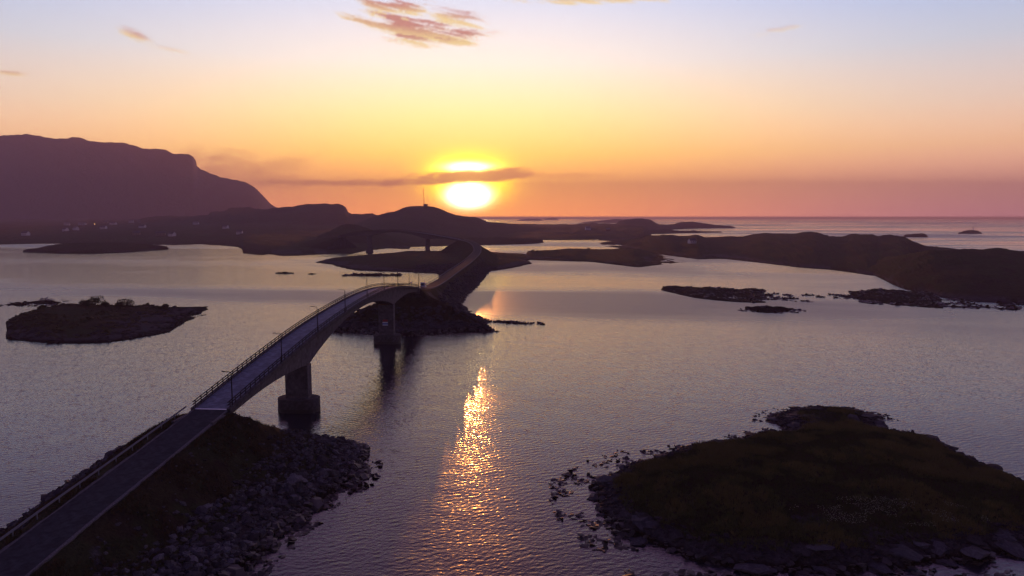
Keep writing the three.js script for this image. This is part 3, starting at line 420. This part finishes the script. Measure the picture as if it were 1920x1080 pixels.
// ---------------------------------------------------------------- lamp posts on the right-hand edge of the bridge
{
  const ordinals = ['nearest lamp post on the bridge, beside the pale expansion joint', 'second lamp post of the bridge counted from the near end', 'third lamp post of the bridge counted from the near end', 'fourth lamp post of the bridge counted from the near end', 'fifth lamp post of the bridge, near the crest of the deck', 'sixth lamp post of the bridge, just past the crest', 'seventh lamp post of the bridge counted from the near end', 'eighth lamp post of the bridge, second from the far end', 'farthest lamp post on the bridge, at the far abutment beside the van'];
  const arm = new THREE.TubeGeometry(new THREE.CatmullRomCurve3([new THREE.Vector3(0, 5.45, 0), new THREE.Vector3(-0.06, 5.75, 0), new THREE.Vector3(-0.35, 5.9, 0), new THREE.Vector3(-1.0, 5.95, 0)]), 8, 0.065, 6);
  for (let k = 0; k < 9; k++) {
    const f = 117.2 + 21.1 * k, { p, turn } = postAt(bridgeLine, Math.min(sOf(bridgeLine, f), bridgeLine.L - 0.6), 3.28), o = thing('street_lamp', ordinals[k], 'lamp post', p.x, p.y + 0.222, -p.z, turn, 'lamp posts along the bridge');
    part('pole', cyl(0.13, 0.09, 5.5, 8), polePaint, o); part('base_plate', box(0.36, 0.04, 0.36, 0, 0.02, 0), steel, o); part('arm', arm, polePaint, o);
    const h = part('lamp_head', new THREE.CapsuleGeometry(0.13, 0.5, 3, 8).rotateZ(Math.PI / 2).scale(1, 0.6, 1.1).translate(-1.3, 5.96, 0), polePaint, o); part('lamp_glass', box(0.46, 0.03, 0.2, -1.3, 5.875, 0), lampGlass, h);
  }
}

// ---------------------------------------------------------------- guardrails
function guardrail(line, s0, s1, side, label, step = 4) {
  const t = thing('guardrail', label, 'guardrail', 0, 0, 0);
  part('beam', sweep(line, s0, s1, 2, () => { const x = side; return [[x - 0.05, 0.42], [x + 0.05, 0.47], [x, 0.57], [x + 0.06, 0.67], [x - 0.04, 0.74], [x - 0.09, 0.7], [x - 0.06, 0.57]]; }), steel, t);
  const g = box(0.09, 1.1, 0.14, 0, 0.15, 0);
  for (let s = s0 + 0.5; s < s1; s += step) { const { p, turn } = postAt(line, s, side - 0.12), m = part('post', g, steel, t); m.position.set(p.x, p.y - 0.02, p.z); m.rotation.y = turn; }
}
guardrail(nearRoad, 2, nearRoad.L - 0.3, -4.05, 'grey steel guardrail along the left side of the foreground road');
guardrail(farRoad, 3, farRoad.L - 4, -3.7, 'guardrail along the left side of the causeway road');
guardrail(farRoad, 3, farRoad.L - 4, 3.7, 'guardrail along the right side of the causeway road');

// ---------------------------------------------------------------- the van on the causeway road and the sign beside it
{
  const s = sOf(farRoad, 318), { p, turn } = postAt(farRoad, s, -0.2), pitch = Math.atan2(farRoad.dir(s).y, 1);
  const t = thing('van', 'dark camper van seen from behind at the far end of the bridge', 'van', p.x, p.y + 0.014, -p.z, turn); t.rotation.order = 'YXZ'; t.rotation.x = pitch;
  const side = new THREE.Shape(); side.moveTo(-2.6, 0.42); side.lineTo(2.45, 0.42); side.quadraticCurveTo(2.75, 0.5, 2.72, 1.05); side.quadraticCurveTo(2.6, 1.35, 2.05, 1.45); side.lineTo(1.35, 2.35); side.quadraticCurveTo(1.2, 2.68, 0.7, 2.72); side.lineTo(-2.35, 2.72); side.quadraticCurveTo(-2.62, 2.66, -2.66, 2.3); side.lineTo(-2.7, 0.8); side.quadraticCurveTo(-2.7, 0.48, -2.6, 0.42);
  const paint = new THREE.MeshPhysicalMaterial({ color: new THREE.Color().setRGB(0.09, 0.12, 0.26), roughness: 0.4, clearcoat: 0.8 }), glass = mat(0.01, 0.012, 0.015, 0.08), tyre = mat(0.02, 0.02, 0.02, 0.9), red = mat(0.35, 0.02, 0.02, 0.3);
  const body = new THREE.ExtrudeGeometry(side, { depth: 1.8, bevelEnabled: true, bevelSize: 0.1, bevelThickness: 0.12, bevelSegments: 2, curveSegments: 5 }).translate(0, 0, -0.9).rotateY(Math.PI / 2);
  part('body', body, paint, t);
  part('rear_window', box(1.5, 0.62, 0.03, 0, 1.95, 2.79), glass, t); part('windscreen', box(1.6, 0.95, 0.03).rotateX(-0.66).translate(0, 1.95, -1.82), glass, t); part('bumper', box(1.9, 0.24, 0.16, 0, 0.5, 2.83), tyre, t);
  for (const q of [-1, 1]) { part('side_window', box(0.03, 0.55, 2.9, q * 1.025, 1.95, 0.9), glass, t); part('tail_lamp', box(0.12, 0.5, 0.05, q * 0.86, 1.2, 2.8), red, t); part('mirror', box(0.16, 0.3, 0.1, q * 1.16, 1.6, -1.7), tyre, t); for (const z of [-1.75, 1.65]) { const w = part('wheel', new THREE.CylinderGeometry(0.36, 0.36, 0.24, 18).rotateZ(Math.PI / 2).translate(q * 0.92, 0.36, z), tyre, t); part('rim', new THREE.CylinderGeometry(0.2, 0.2, 0.26, 12).rotateZ(Math.PI / 2).translate(q * 0.925, 0.36, z), steel, w); } }
  part('number_plate', box(0.5, 0.12, 0.02, 0, 0.78, 2.83), whitePaint, t);
  const a = postAt(farRoad, sOf(farRoad, 309), -4.3), g = thing('road_sign', 'round road sign on a thin post left of the van', 'road sign', a.p.x, a.p.y - 0.6, -a.p.z, a.turn);
  part('post', cyl(0.05, 0.05, 3.6, 8), steel, g); part('disc', new THREE.CylinderGeometry(0.42, 0.42, 0.03, 24).rotateX(Math.PI / 2).translate(0, 3.35, 0.07), whitePaint, g); part('rim', new THREE.TorusGeometry(0.4, 0.045, 6, 28).translate(0, 3.35, 0.09), mat(0.45, 0.03, 0.03, 0.5), g);
}

// ---------------------------------------------------------------- stones
function stoneGeometry(k) {
  const g = mergeVertices(new THREE.DodecahedronGeometry(1, 0).deleteAttribute('normal').deleteAttribute('uv')), p = g.attributes.position;
  for (let i = 0; i < p.count; i++) { const r = 0.72 + 0.5 * hash2(i * 7 + 3, k * 13 + 5), y = 0.62 + 0.25 * hash2(k, 91); p.setXYZ(i, p.getX(i) * r * (0.8 + 0.5 * hash2(k, 7)), p.getY(i) * r * y, p.getZ(i) * r); }
  const f = g.toNonIndexed(); f.computeVertexNormals(); const n = f.attributes.position.count, uv = new Float32Array(n * 2); for (let i = 0; i < n; i++) { uv[i * 2] = f.attributes.position.getX(i) + f.attributes.position.getY(i) * 0.3; uv[i * 2 + 1] = f.attributes.position.getZ(i) - f.attributes.position.getY(i) * 0.4; } f.setAttribute('uv', new THREE.BufferAttribute(uv, 2)); return f;
}
const stones = Array.from({ length: 6 }, (_, k) => stoneGeometry(k)), stoneMats = [[0.07, 0.07, 0.082], [0.09, 0.088, 0.10], [0.045, 0.044, 0.048], [0.15, 0.148, 0.165]].map(([r, g, b]) => grained(r, g, b, 1.2, 0.9)), wetStone = mat(0.025, 0.022, 0.02, 0.6);
const M4 = new THREE.Matrix4(), Q4 = new THREE.Quaternion(), E4 = new THREE.Euler();
function pose(x, y, f, r, flat = 1) { E4.set(ran(-0.5, 0.5), ran(0, 6.28), ran(-0.5, 0.5)); Q4.setFromEuler(E4); return new THREE.Matrix4().compose(new THREE.Vector3(x, y, -f), Q4, new THREE.Vector3(r * ran(0.85, 1.25), r * flat * ran(0.8, 1.1), r)); }
function instanced(name, geometry, material, matrices, label, colors) { const m = new THREE.InstancedMesh(geometry, material, matrices.length); matrices.forEach((q, i) => m.setMatrixAt(i, q)); if (colors) matrices.forEach((_, i) => m.setColorAt(i, colors(i))); m.name = name; m.userData.kind = 'stuff'; m.castShadow = m.receiveShadow = true; if (label) { m.userData.label = label; add(m); } return m; }
{
  const spots = [];
  for (let k = 0; k < 26000 && spots.length < 6600; k++) {
    const right = rnd() < 0.8, f = ran(48, 138), x = right ? ran(-48, -20) : ran(-84, -57), y = nearHeight(x, f);
    if (y < -0.35 || y > 9.5) continue;
    const p = nearest(nearRoad, x, Math.min(f, 116), 1.5), top = right ? p[1] * (0.58 + 0.16 * fbm(x / 9, f / 9, 3)) : p[1] * 0.8;
    if (y > top && rnd() < 0.93) continue;
    const dry = y > 1.0 + 0.6 * noise(x / 3, f / 3), lowBias = sst(8, 0.5, y);
    const r = (0.15 + 0.44 * Math.pow(rnd(), 2.4) * (0.45 + 0.85 * lowBias)) * (rnd() < 0.06 ? ran(1.4, 2.1) : 1);
    spots.push({ x, y, f, r, dry });
  }
  const seen = (s) => s.r / Math.hypot(s.x, s.f) * (s.x > -50 && s.f > 76 ? 1 : 0.3) * (s.dry ? 1 : 0.5);
  spots.sort((a, b) => seen(b) - seen(a));
  spots.slice(0, 300).forEach((s) => { const m = part('boulder', stones[Math.floor(rnd() * 6)], s.dry ? stoneMats[Math.floor(rnd() * 4)] : wetStone, embankment); m.applyMatrix4(pose(s.x, s.y + s.r * 0.12, s.f, s.r, 0.9)); });
  const rest = spots.slice(300);
  for (let v = 0; v < 6; v++) { const list = rest.filter((s, i) => s.dry && i % 6 === v); const m = instanced('riprap', stones[v], stoneMats[v % 4], list.map((s) => pose(s.x, s.y + s.r * 0.1, s.f, s.r, 0.9))); embankment.add(m); }
  embankment.add(instanced('wet_riprap', stones[2], wetStone, rest.filter((s) => !s.dry).map((s) => pose(s.x, s.y + s.r * 0.1, s.f, s.r, 0.9))));
  // causeway slopes and the stony shores
  const lists = [[], []];
  for (let k = 0; k < 60000 && lists[0].length + lists[1].length < 5200; k++) { const f = ran(250, 580), x = ran(-78, -4), y = causewayHeight(x, f); if (y < -0.4 || y > 7.5 || (y > 3 && rnd() < 0.5)) continue; const r = 0.35 + 0.8 * rnd() ** 2; lists[y > 0.9 ? 0 : 1].push(pose(x, y + 0.1, f, r)); }
  causeway.add(instanced('riprap', stones[1], stoneMats[0], lists[0])); causeway.add(instanced('wet_riprap', stones[3], wetStone, lists[1]));
  const rim = [[], []];
  for (let k = 0; k < 60000 && rim[0].length + rim[1].length < 3800; k++) { const x = ran(5, 92), f = ran(74, 160), d = shoreDistance(rightShore, x, f); if (d < -4.5 || d > 5 || (d < -1 && noise(x / 5, f / 5) < 0.1)) continue; const y = rightHeight(x, f); if (y < -0.45) continue; const r = 0.18 + 0.55 * rnd() ** 2.5; rim[y > 0.6 ? 0 : 1].push(pose(x, y + 0.03, f, r, 0.55)); }
  for (let k = 0, c = 0; k < 4000 && c < 90; k++) { const x = ran(8, 90), f = ran(78, 158), d = shoreDistance(rightShore, x, f); if (d < 0.4 || d > (f > 140 ? 9 : 4.5)) continue; const m = part('rock_slab', stones[c % 6], stoneMats[c % 3], rightIsland), r = ran(0.8, 2.1); m.applyMatrix4(M4.compose(new THREE.Vector3(x, rightHeight(x, f) - 0.05, -f), Q4.setFromEuler(E4.set(ran(-0.15, 0.15), ran(0, 6.28), ran(-0.15, 0.15))), new THREE.Vector3(r * 1.3, r * 0.34, r))); c++; }
  rightIsland.add(instanced('shore_stones', stones[0], stoneMats[2], rim[0])); rightIsland.add(instanced('wet_stones', stones[4], wetStone, rim[1]));
}

// ---------------------------------------------------------------- seaweed lying on the water along the shores
{
  const g = new THREE.IcosahedronGeometry(1, 1), p = g.attributes.position;
  for (let i = 0; i < p.count; i++) { const x = p.getX(i), z = p.getZ(i), r = 0.65 + 0.6 * Math.abs(noise(Math.round(x * 50) / 9, Math.round(z * 50) / 9)); p.setXYZ(i, x * r * 1.4, p.getY(i) * 0.1, z * r * 0.8); }
  g.computeVertexNormals();
  const weed = grained(0.030, 0.023, 0.012, 0.6, 0.55), spots = [];
  const scatter = (n, x0, x1, f0, f1, test, r0, r1) => { for (let k = 0, c = 0; k < n * 30 && c < n; k++) { const x = ran(x0, x1), f = ran(f0, f1); if (!test(x, f)) continue; spots.push(pose(x, 0.03, f, ran(r0, r1))); c++; } };
  const patchy = (x, f, s, t) => fbm(x / s, f / s, 3) > t;
  const off = (a, b, s, t) => (x, f) => { const d = shoreDistance(rightShore, x, f); return d < a && d > b && patchy(x, f, s, t); };
  scatter(330, 4, 30, 88, 128, off(0.5, -6.5, 2.6, 0.12), 0.12, 0.5);
  scatter(500, 14, 92, 72, 92, off(0.5, -9, 3.2, 0.02), 0.12, 0.5);
  scatter(160, 50, 84, 134, 160, off(0.5, -3.2, 2.2, 0.1), 0.12, 0.45);
  scatter(160, 30, 60, 126, 142, off(0.5, -2.6, 2.2, 0.1), 0.12, 0.4);
  scatter(120, 4, 40, 76, 84, (x, f) => ((x - 19) / 9) ** 2 + ((f - 80) / 2.6) ** 2 < 1 && patchy(x, f, 2, 0), 0.15, 0.55);
  scatter(240, -34, -20, 76, 122, (x, f) => { const y = nearHeight(x, f); return y < 0.1 && y > -1.6 && patchy(x, f, 2.5, -0.05); }, 0.15, 0.6);
  scatter(420, -12, 14, 278, 296, (x, f) => { const u = (x + 11) / 24; return u > 0 && u < 1 && Math.abs(f - (290 - u * 6)) < 2.4 * (1 - Math.abs(u - 0.65)) + 0.5 && patchy(x, f, 3, -0.2); }, 0.3, 0.9);
  scatter(500, 84, 160, 345, 440, (x, f) => { const u = (x - 95) / 60; return u > 0 && u < 1 && Math.abs(f - (405 - u * 35)) < 14 && patchy(x, f, 6, 0.12); }, 0.4, 1.3);
  scatter(500, 140, 190, 370, 400, (x, f) => Math.abs(f - (392 - (x - 140) * 0.35)) < 7 && patchy(x, f, 5, 0.1), 0.3, 1.1);
  scatter(1500, 180, 290, 322, 400, (x, f) => Math.abs(f - (372 - (x - 180) * 0.42)) < 22 && patchy(x, f, 7, 0.06), 0.4, 1.5);
  scatter(150, 105, 140, 312, 342, (x, f) => ((x - 122) / 14) ** 2 + ((f - 325) / 8) ** 2 < 1.3, 0.4, 1.1);
  scatter(90, -258, -225, 340, 372, (x, f) => patchy(x, f, 5, 0.1), 0.4, 1.2);
  scatter(300, -126, -84, 512, 536, (x, f) => Math.abs(f - 522) < 7 && patchy(x, f, 7, -0.1), 0.6, 1.8);
  instanced('seaweed', g, weed, spots, 'patches of dark seaweed floating along the shores');
}

// ---------------------------------------------------------------- grass, flowers
{
  const blades = []; for (let k = 0; k < 7; k++) { const a = k * 0.9 + hash2(k, 3), h = 0.55 + 0.5 * hash2(k, 9), w = 0.05, bx_ = Math.cos(a) * 0.13, bz = Math.sin(a) * 0.13, tx = Math.cos(a) * (0.25 + 0.25 * hash2(k, 5)), tz = Math.sin(a) * (0.25 + 0.25 * hash2(k, 6)); blades.push(bx_ - w * Math.sin(a), 0, bz + w * Math.cos(a), bx_ + w * Math.sin(a), 0, bz - w * Math.cos(a), tx, h, tz); }
  const g = new THREE.BufferGeometry(); g.setAttribute('position', new THREE.Float32BufferAttribute(blades, 3)); g.computeVertexNormals();
  const gm = new THREE.MeshPhysicalMaterial({ color: 0xffffff, roughness: 1, specularIntensity: 0.1, side: THREE.DoubleSide }), list = [], tone = [];
  for (let k = 0; k < 200000 && list.length < 34000; k++) { const x = ran(8, 92), f = ran(80, 156), d = shoreDistance(rightShore, x, f); if (d < 3.4 || fbm(x / 4 + 9, f / 4, 3) < -0.9) continue; const y = rightHeight(x, f); if (y < 1.2) continue; const n = fbm(x / 6, f / 6, 3), s = ran(0.35, 0.8) * (1 + 0.6 * n); E4.set(ran(-0.15, 0.15), ran(0, 6.28), ran(-0.15, 0.15)); list.push(M4.compose(new THREE.Vector3(x, y - 0.04, -f), Q4.setFromEuler(E4), new THREE.Vector3(s * 1.3, s, s * 1.3)).clone()); tone.push(n > 0.1 ? [0.125, 0.115, 0.04] : n < -0.15 ? [0.05, 0.06, 0.022] : [0.085, 0.095, 0.032]); }
  const c = new THREE.Color();
  rightIsland.add(instanced('grass', g, gm, list, null, (i) => c.setRGB(...tone[i])));
  const fl = [], fg = new THREE.IcosahedronGeometry(0.034, 0);
  for (let k = 0; k < 60000 && fl.length < 1100; k++) { const x = ran(34, 70), f = ran(88, 99), q = fbm(x / 3, f / 2, 3); if (q < 0.12 || ((x - 53) / 13) ** 2 + ((f - 94) / 3.2) ** 2 > 1 + q) continue; fl.push(new THREE.Matrix4().makeTranslation(x, rightHeight(x, f) + ran(0.25, 0.5), -f)); }
  rightIsland.add(instanced('flowers', fg, mat(0.38, 0.38, 0.28, 0.9), fl));
  const emb = [], et = [];
  for (let k = 0; k < 90000 && emb.length < 7000; k++) { const f = ran(60, 128), x = ran(-66, -30), y = nearHeight(x, f), p = nearest(nearRoad, x, Math.min(f, 116), 1.5); if (Math.abs(x - p[2]) < 3.5 || y < 2.2 || y < p[1] * 0.5 || fbm(x / 5, f / 5, 3) < -0.2) continue; const s = ran(0.3, 0.7); E4.set(0, ran(0, 6.28), 0); emb.push(M4.compose(new THREE.Vector3(x, y - 0.04, -f), Q4.setFromEuler(E4), new THREE.Vector3(s, s, s)).clone()); et.push(rnd() < 0.5 ? [0.07, 0.05, 0.024] : [0.045, 0.042, 0.018]); }
  embankment.add(instanced('grass', g, gm, emb, null, (i) => c.setRGB(...et[i])));
}

// ---------------------------------------------------------------- ground height under a point of a landform
const ray = new THREE.Raycaster();
function groundY(mesh, x, f) { mesh.updateMatrixWorld(); ray.set(new THREE.Vector3(x, 3000, -f), new THREE.Vector3(0, -1, 0)); const hit = [].concat(mesh).length ? ray.intersectObject(mesh, false) : []; return hit.length ? hit[0].point.y : 0; }

// ---------------------------------------------------------------- bushes and small trees
const leafMats = [[0.042, 0.05, 0.018], [0.05, 0.046, 0.02]].map(([r, g, b]) => mat(r, g, b, 0.95, { side: THREE.DoubleSide })), bark = mat(0.07, 0.055, 0.045, 0.95);
function tree(name, label, x, y, f, h, w, dens, group, k) {
  const t = thing(name, label, h > 3 ? 'tree' : 'bush', x, y - 0.15, f, 0, group), pos = [], limbs = [cyl(0.09 * h * 0.35, 0.03 * h * 0.35, h * 0.6, 6)];
  const lobes = []; for (let i = 0; i < 7; i++) { const a = i * 2.4 + k, r = w * (0.12 + 0.3 * hash2(i, k)); lobes.push([Math.cos(a) * r, h * (0.22 + 0.42 * hash2(i + 9, k)), Math.sin(a) * r, w * (0.2 + 0.14 * hash2(i, k + 5))]); limbs.push(bar([0, h * 0.18, 0], lobes[i].slice(0, 3), 0.012 * h, 4)); }
  for (let i = 0; i < dens; i++) { const [a, b, c, r] = lobes[i % 7], u = ran(-1, 1), q = ran(0, 6.283), rr = r * Math.cbrt(ran(0.15, 1)), s = Math.sqrt(1 - u * u), px = a + rr * s * Math.cos(q), py = b + rr * u * 0.8, pz = c + rr * s * Math.sin(q), z = ran(0.22, 0.42) * Math.max(1, h / 4); for (let m = 0; m < 3; m++) pos.push(px + ran(-z, z), py + ran(-z, z), pz + ran(-z, z)); }
  const g = new THREE.BufferGeometry(); g.setAttribute('position', new THREE.Float32BufferAttribute(pos, 3)); g.computeVertexNormals();
  part('trunk', merge(limbs), bark, t); part('crown', g, leafMats[k % 2], t);
}
{
  const at = (mesh, x, f) => groundY(mesh, x, f);
  const list = [[-185.5, 307, 4.4, 7.5, 'largest bush on the crest of the left islet'], [-189.5, 306.5, 2.6, 4.5, 'low bush beside the largest bush on the left islet'], [-181.5, 308, 3.0, 4.0, 'bush right against the largest bush on the left islet'], [-173.4, 311, 3.9, 6.5, 'broad bush in the middle of the left islet crest'], [-177.0, 310, 2.2, 3.5, 'small bush between the two broad bushes on the left islet'], [-158.8, 316, 3.4, 3.0, 'slender bush at the right end of the left islet crest'], [-161.5, 315.5, 1.8, 4.0, 'low spreading bush near the slender bush on the left islet'], [-203, 298.5, 2.0, 3.2, 'lone low bush on the left shoulder of the left islet']];
  list.forEach(([x, f, h, w, label], k) => tree('bush', label, x, at(leftIsland, x, f), f, h, w, 900, 'bushes on the left islet', k));
  [[24, 806, 5, 5, 'tree on the low neck of land right of the causeway'], [30, 812, 3, 4, 'bush next to the tree on the low neck of land'], [92, 834, 4, 5, 'tree on the crest of the low neck of land']].forEach(([x, f, h, w, label], k) => tree(h > 3 ? 'tree' : 'bush', label, x, at(isthmus, x, f), f, h, w, 420, null, k + 20));
  for (const [x, f, h, w, label] of [[-82, 787, 3, 3, 'bush beside the first pier of the distant bridge'], [-45, 782, 2.4, 3, 'bush at the foot of the mound of the distant bridge']]) tree('bush', label, x, causewayHeight(x, f), f, h, w, 300, null, 31);
}

// stones and heather tufts that roughen the bushy islet and the skerries
function strew(mesh, n, x0, x1, f0, f1, r0, r1, name, material, geometry, low, high) {
  const list = [];
  for (let k = 0; k < n * 12 && list.length < n; k++) { const x = ran(x0, x1), f = ran(f0, f1), y = groundY(mesh, x, f); if (y <= low || y > high || fbm(x / 6, f / 6, 3) < -0.15) continue; list.push(pose(x, y, f, ran(r0, r1) * (rnd() < 0.1 ? 1.8 : 1), 0.75)); }
  if (list.length) mesh.add(instanced(name, geometry, material, list));
}
strew(leftIsland, 420, -210, -130, 238, 325, 0.3, 1.0, 'shore_stones', stoneMats[2], stones[0], 0.05, 2.4);
strew(leftIsland, 900, -210, -130, 238, 325, 0.3, 0.8, 'heather', leafMats[1], stones[5], 1.2, 9);
strew(skerryA, 260, 88, 152, 350, 430, 0.3, 0.9, 'wet_stones', wetStone, stones[4], 0.02, 4);
strew(skerryC, 260, 184, 246, 330, 410, 0.3, 0.9, 'wet_stones', wetStone, stones[4], 0.02, 4);

// ---------------------------------------------------------------- houses
const houseWalls = [[0.55, 0.54, 0.52], [0.16, 0.06, 0.05], [0.24, 0.2, 0.15], [0.5, 0.5, 0.52]].map(([r, g, b]) => mat(r, g, b, 0.8)), roofMat = [mat(0.09, 0.09, 0.10, 0.8), mat(0.2, 0.19, 0.19, 0.8)], paneMat = mat(0.02, 0.025, 0.03, 0.1);
function house(mesh, x, f, w, d, h, turn, kind, label, group) {
  const y = groundY(mesh, x, f) - 0.4, t = thing('house', label, 'house', x, y, f, turn, group), s = new THREE.Shape(); s.moveTo(-d / 2, 0); s.lineTo(d / 2, 0); s.lineTo(d / 2, h); s.lineTo(0, h + d * 0.42); s.lineTo(-d / 2, h);
  part('wall', new THREE.ExtrudeGeometry(s, { depth: w, bevelEnabled: false }).translate(0, 0, -w / 2).rotateY(Math.PI / 2), houseWalls[kind % 4], t);
  const a = Math.atan2(d * 0.42, d / 2), l = Math.hypot(d / 2, d * 0.42) + 0.5, r = part('roof', merge([-1, 1].map((q) => box(w + 0.8, 0.22, l).translate(0, 0, l / 2 - 0.02).rotateX(q > 0 ? a : -a + Math.PI).translate(0, h + d * 0.42 + 0.16, 0))), roofMat[kind % 2], t);
  part('chimney', box(0.8, 1.6, 0.8, w * 0.18, h + d * 0.42 + 0.5, 0), roofMat[0], r);
  for (let k = -1; k <= 1; k++) part('window', box(1.1, 1.3, 0.1, k * w * 0.3, h * 0.55, d / 2 + 0.04), paneMat, t);
}
{
  const spots = [[-900, 1290, 12, 'white house nearest the left picture edge on the coastal plain'], [-960, 1500, 11, 'white house behind the one at the left picture edge'], [-1230, 1930, 14, 'leftmost house of the white cluster on the coastal plain'], [-1200, 1960, 12, 'second house from left in the white cluster on the coastal plain'], [-1170, 1900, 16, 'long white house in the middle of the cluster on the plain'], [-1140, 1990, 12, 'house right of the long white house in the cluster'], [-1100, 1930, 14, 'rightmost house of the white cluster on the coastal plain'], [-1210, 2080, 12, 'back row house behind the white cluster, left one'], [-1150, 2110, 12, 'back row house behind the white cluster, right one'], [-960, 1640, 13, 'pale house below the lit lamp on the plain'], [-975, 1560, 12, 'pale house nearer the shore below the lit lamp'], [-900, 1700, 15, 'wide pale house right of the lit lamp on the plain'], [-640, 1270, 16, 'boathouse at the shore behind the far left islet'], [-612, 1255, 12, 'second boathouse at the shore behind the far left islet'], [-700, 1300, 12, 'small house left of the boathouses on the far shore'], [-860, 1900, 14, 'pale house far right of the village below the mountain'], [-500, 1280, 10, 'lone small house on the shore below the craggy hill'], [-640, 1560, 12, 'lone house on the plain below the craggy hill']];
  spots.forEach(([x, f, w, label], k) => house(mainland, x, f, w, 8, 5, ran(-0.6, 0.6), [0, 0, 3, 0, 3, 0, 0, 2, 3, 0, 3, 0, 2, 0, 2, 3, 0, 0][k], label, 'village houses on the coastal plain'));
  house(head, 240.4, 930, 9, 7, 4, 0.3, 0, 'white house on the slope of the long right headland', null);
  house(mainland, 190.6, 1750, 13, 9, 6, 0.2, 3, 'white house on the low land right of the sun', null);
  house(mainland, 234.7, 1700, 10, 8, 4, -0.3, 1, 'dark red house on the low land right of the white one', null);
  // one lit lamp in the village
  const y = groundY(mainland, -1010, 1690), t = thing('street_lamp', 'lit orange lamp in the village below the mountain', 'lamp post', -1010, y, 1690);
  part('pole', cyl(0.12, 0.08, 8, 6), polePaint, t); part('lamp_head', new THREE.SphereGeometry(0.7, 10, 8).translate(0, 8.2, 0), new THREE.MeshStandardMaterial({ color: 0x222222, emissive: new THREE.Color().setRGB(1, 0.5, 0.16), emissiveIntensity: 3 }), t);
}

// ---------------------------------------------------------------- radio mast on the hill, beacon on the sea rock
{
  const x = -242, f = 1921, y = groundY(mastHill, x, f), t = thing('radio_mast', 'tall thin radio mast on top of the hill below the sun', 'mast', x, y - 0.5, f), legs = [], braces = [], H = 47;
  const c = (k, h) => { const r = lerp(1.25, 0.45, h / H), a = k * 2.0944; return [Math.cos(a) * r, h, Math.sin(a) * r]; };
  for (let k = 0; k < 3; k++) part('leg', bar(c(k, 0), c(k, H), 0.2, 6), polePaint, t);
  for (let h = 0; h < H - 2; h += 2) for (let k = 0; k < 3; k++) braces.push(bar(c(k, h), c((k + 1) % 3, h + 2), 0.08, 4));
  part('bracing', merge(braces), polePaint, t); part('antenna', cyl(0.18, 0.1, 6, 6, 0, H - 0.4, 0), polePaint, t);
  for (const h of [22, 38]) part('dish', new THREE.SphereGeometry(1, 12, 6, 0, 6.283, 0, 1.1).rotateX(Math.PI / 2).translate(0, h, 1.3), whitePaint, t);
  const x2 = -238, f2 = 1930, y2 = groundY(mastHill, x2, f2), s = thing('transmitter_hut', 'boxy transmitter hut at the foot of the radio mast', 'hut', x2, y2 - 0.6, f2);
  part('wall', box(11, 6.5, 7, 0, 3.25, 0), concreteDark, s); part('roof', box(11.8, 0.5, 7.8, 0, 6.76, 0), roofMat[0], s); part('door', box(1.2, 2.3, 0.12, -2, 1.7, 3.56), polePaint, s); part('window', box(1.6, 1.1, 0.12, 2, 3.4, 3.56), paneMat, s);
  const bx2 = 1203, bf = 1820, by = groundY(beaconRock, bx2, bf), b = thing('beacon', 'small white beacon tower on the rounded sea rock', 'lighthouse', bx2, by - 0.4, bf);
  part('tower', new THREE.LatheGeometry([[1.6, 0], [1.5, 0.6], [1.15, 5.5], [1.5, 5.7], [1.5, 6.0]].map(([r, h]) => new THREE.Vector2(r, h)), 14), whitePaint, b); part('lantern', cyl(0.8, 0.8, 1.5, 10, 0, 6.0, 0), paneMat, b); part('roof', new THREE.ConeGeometry(1.1, 0.9, 12).translate(0, 7.95, 0), houseWalls[1], b);
}
renderer.render(scene, camera);
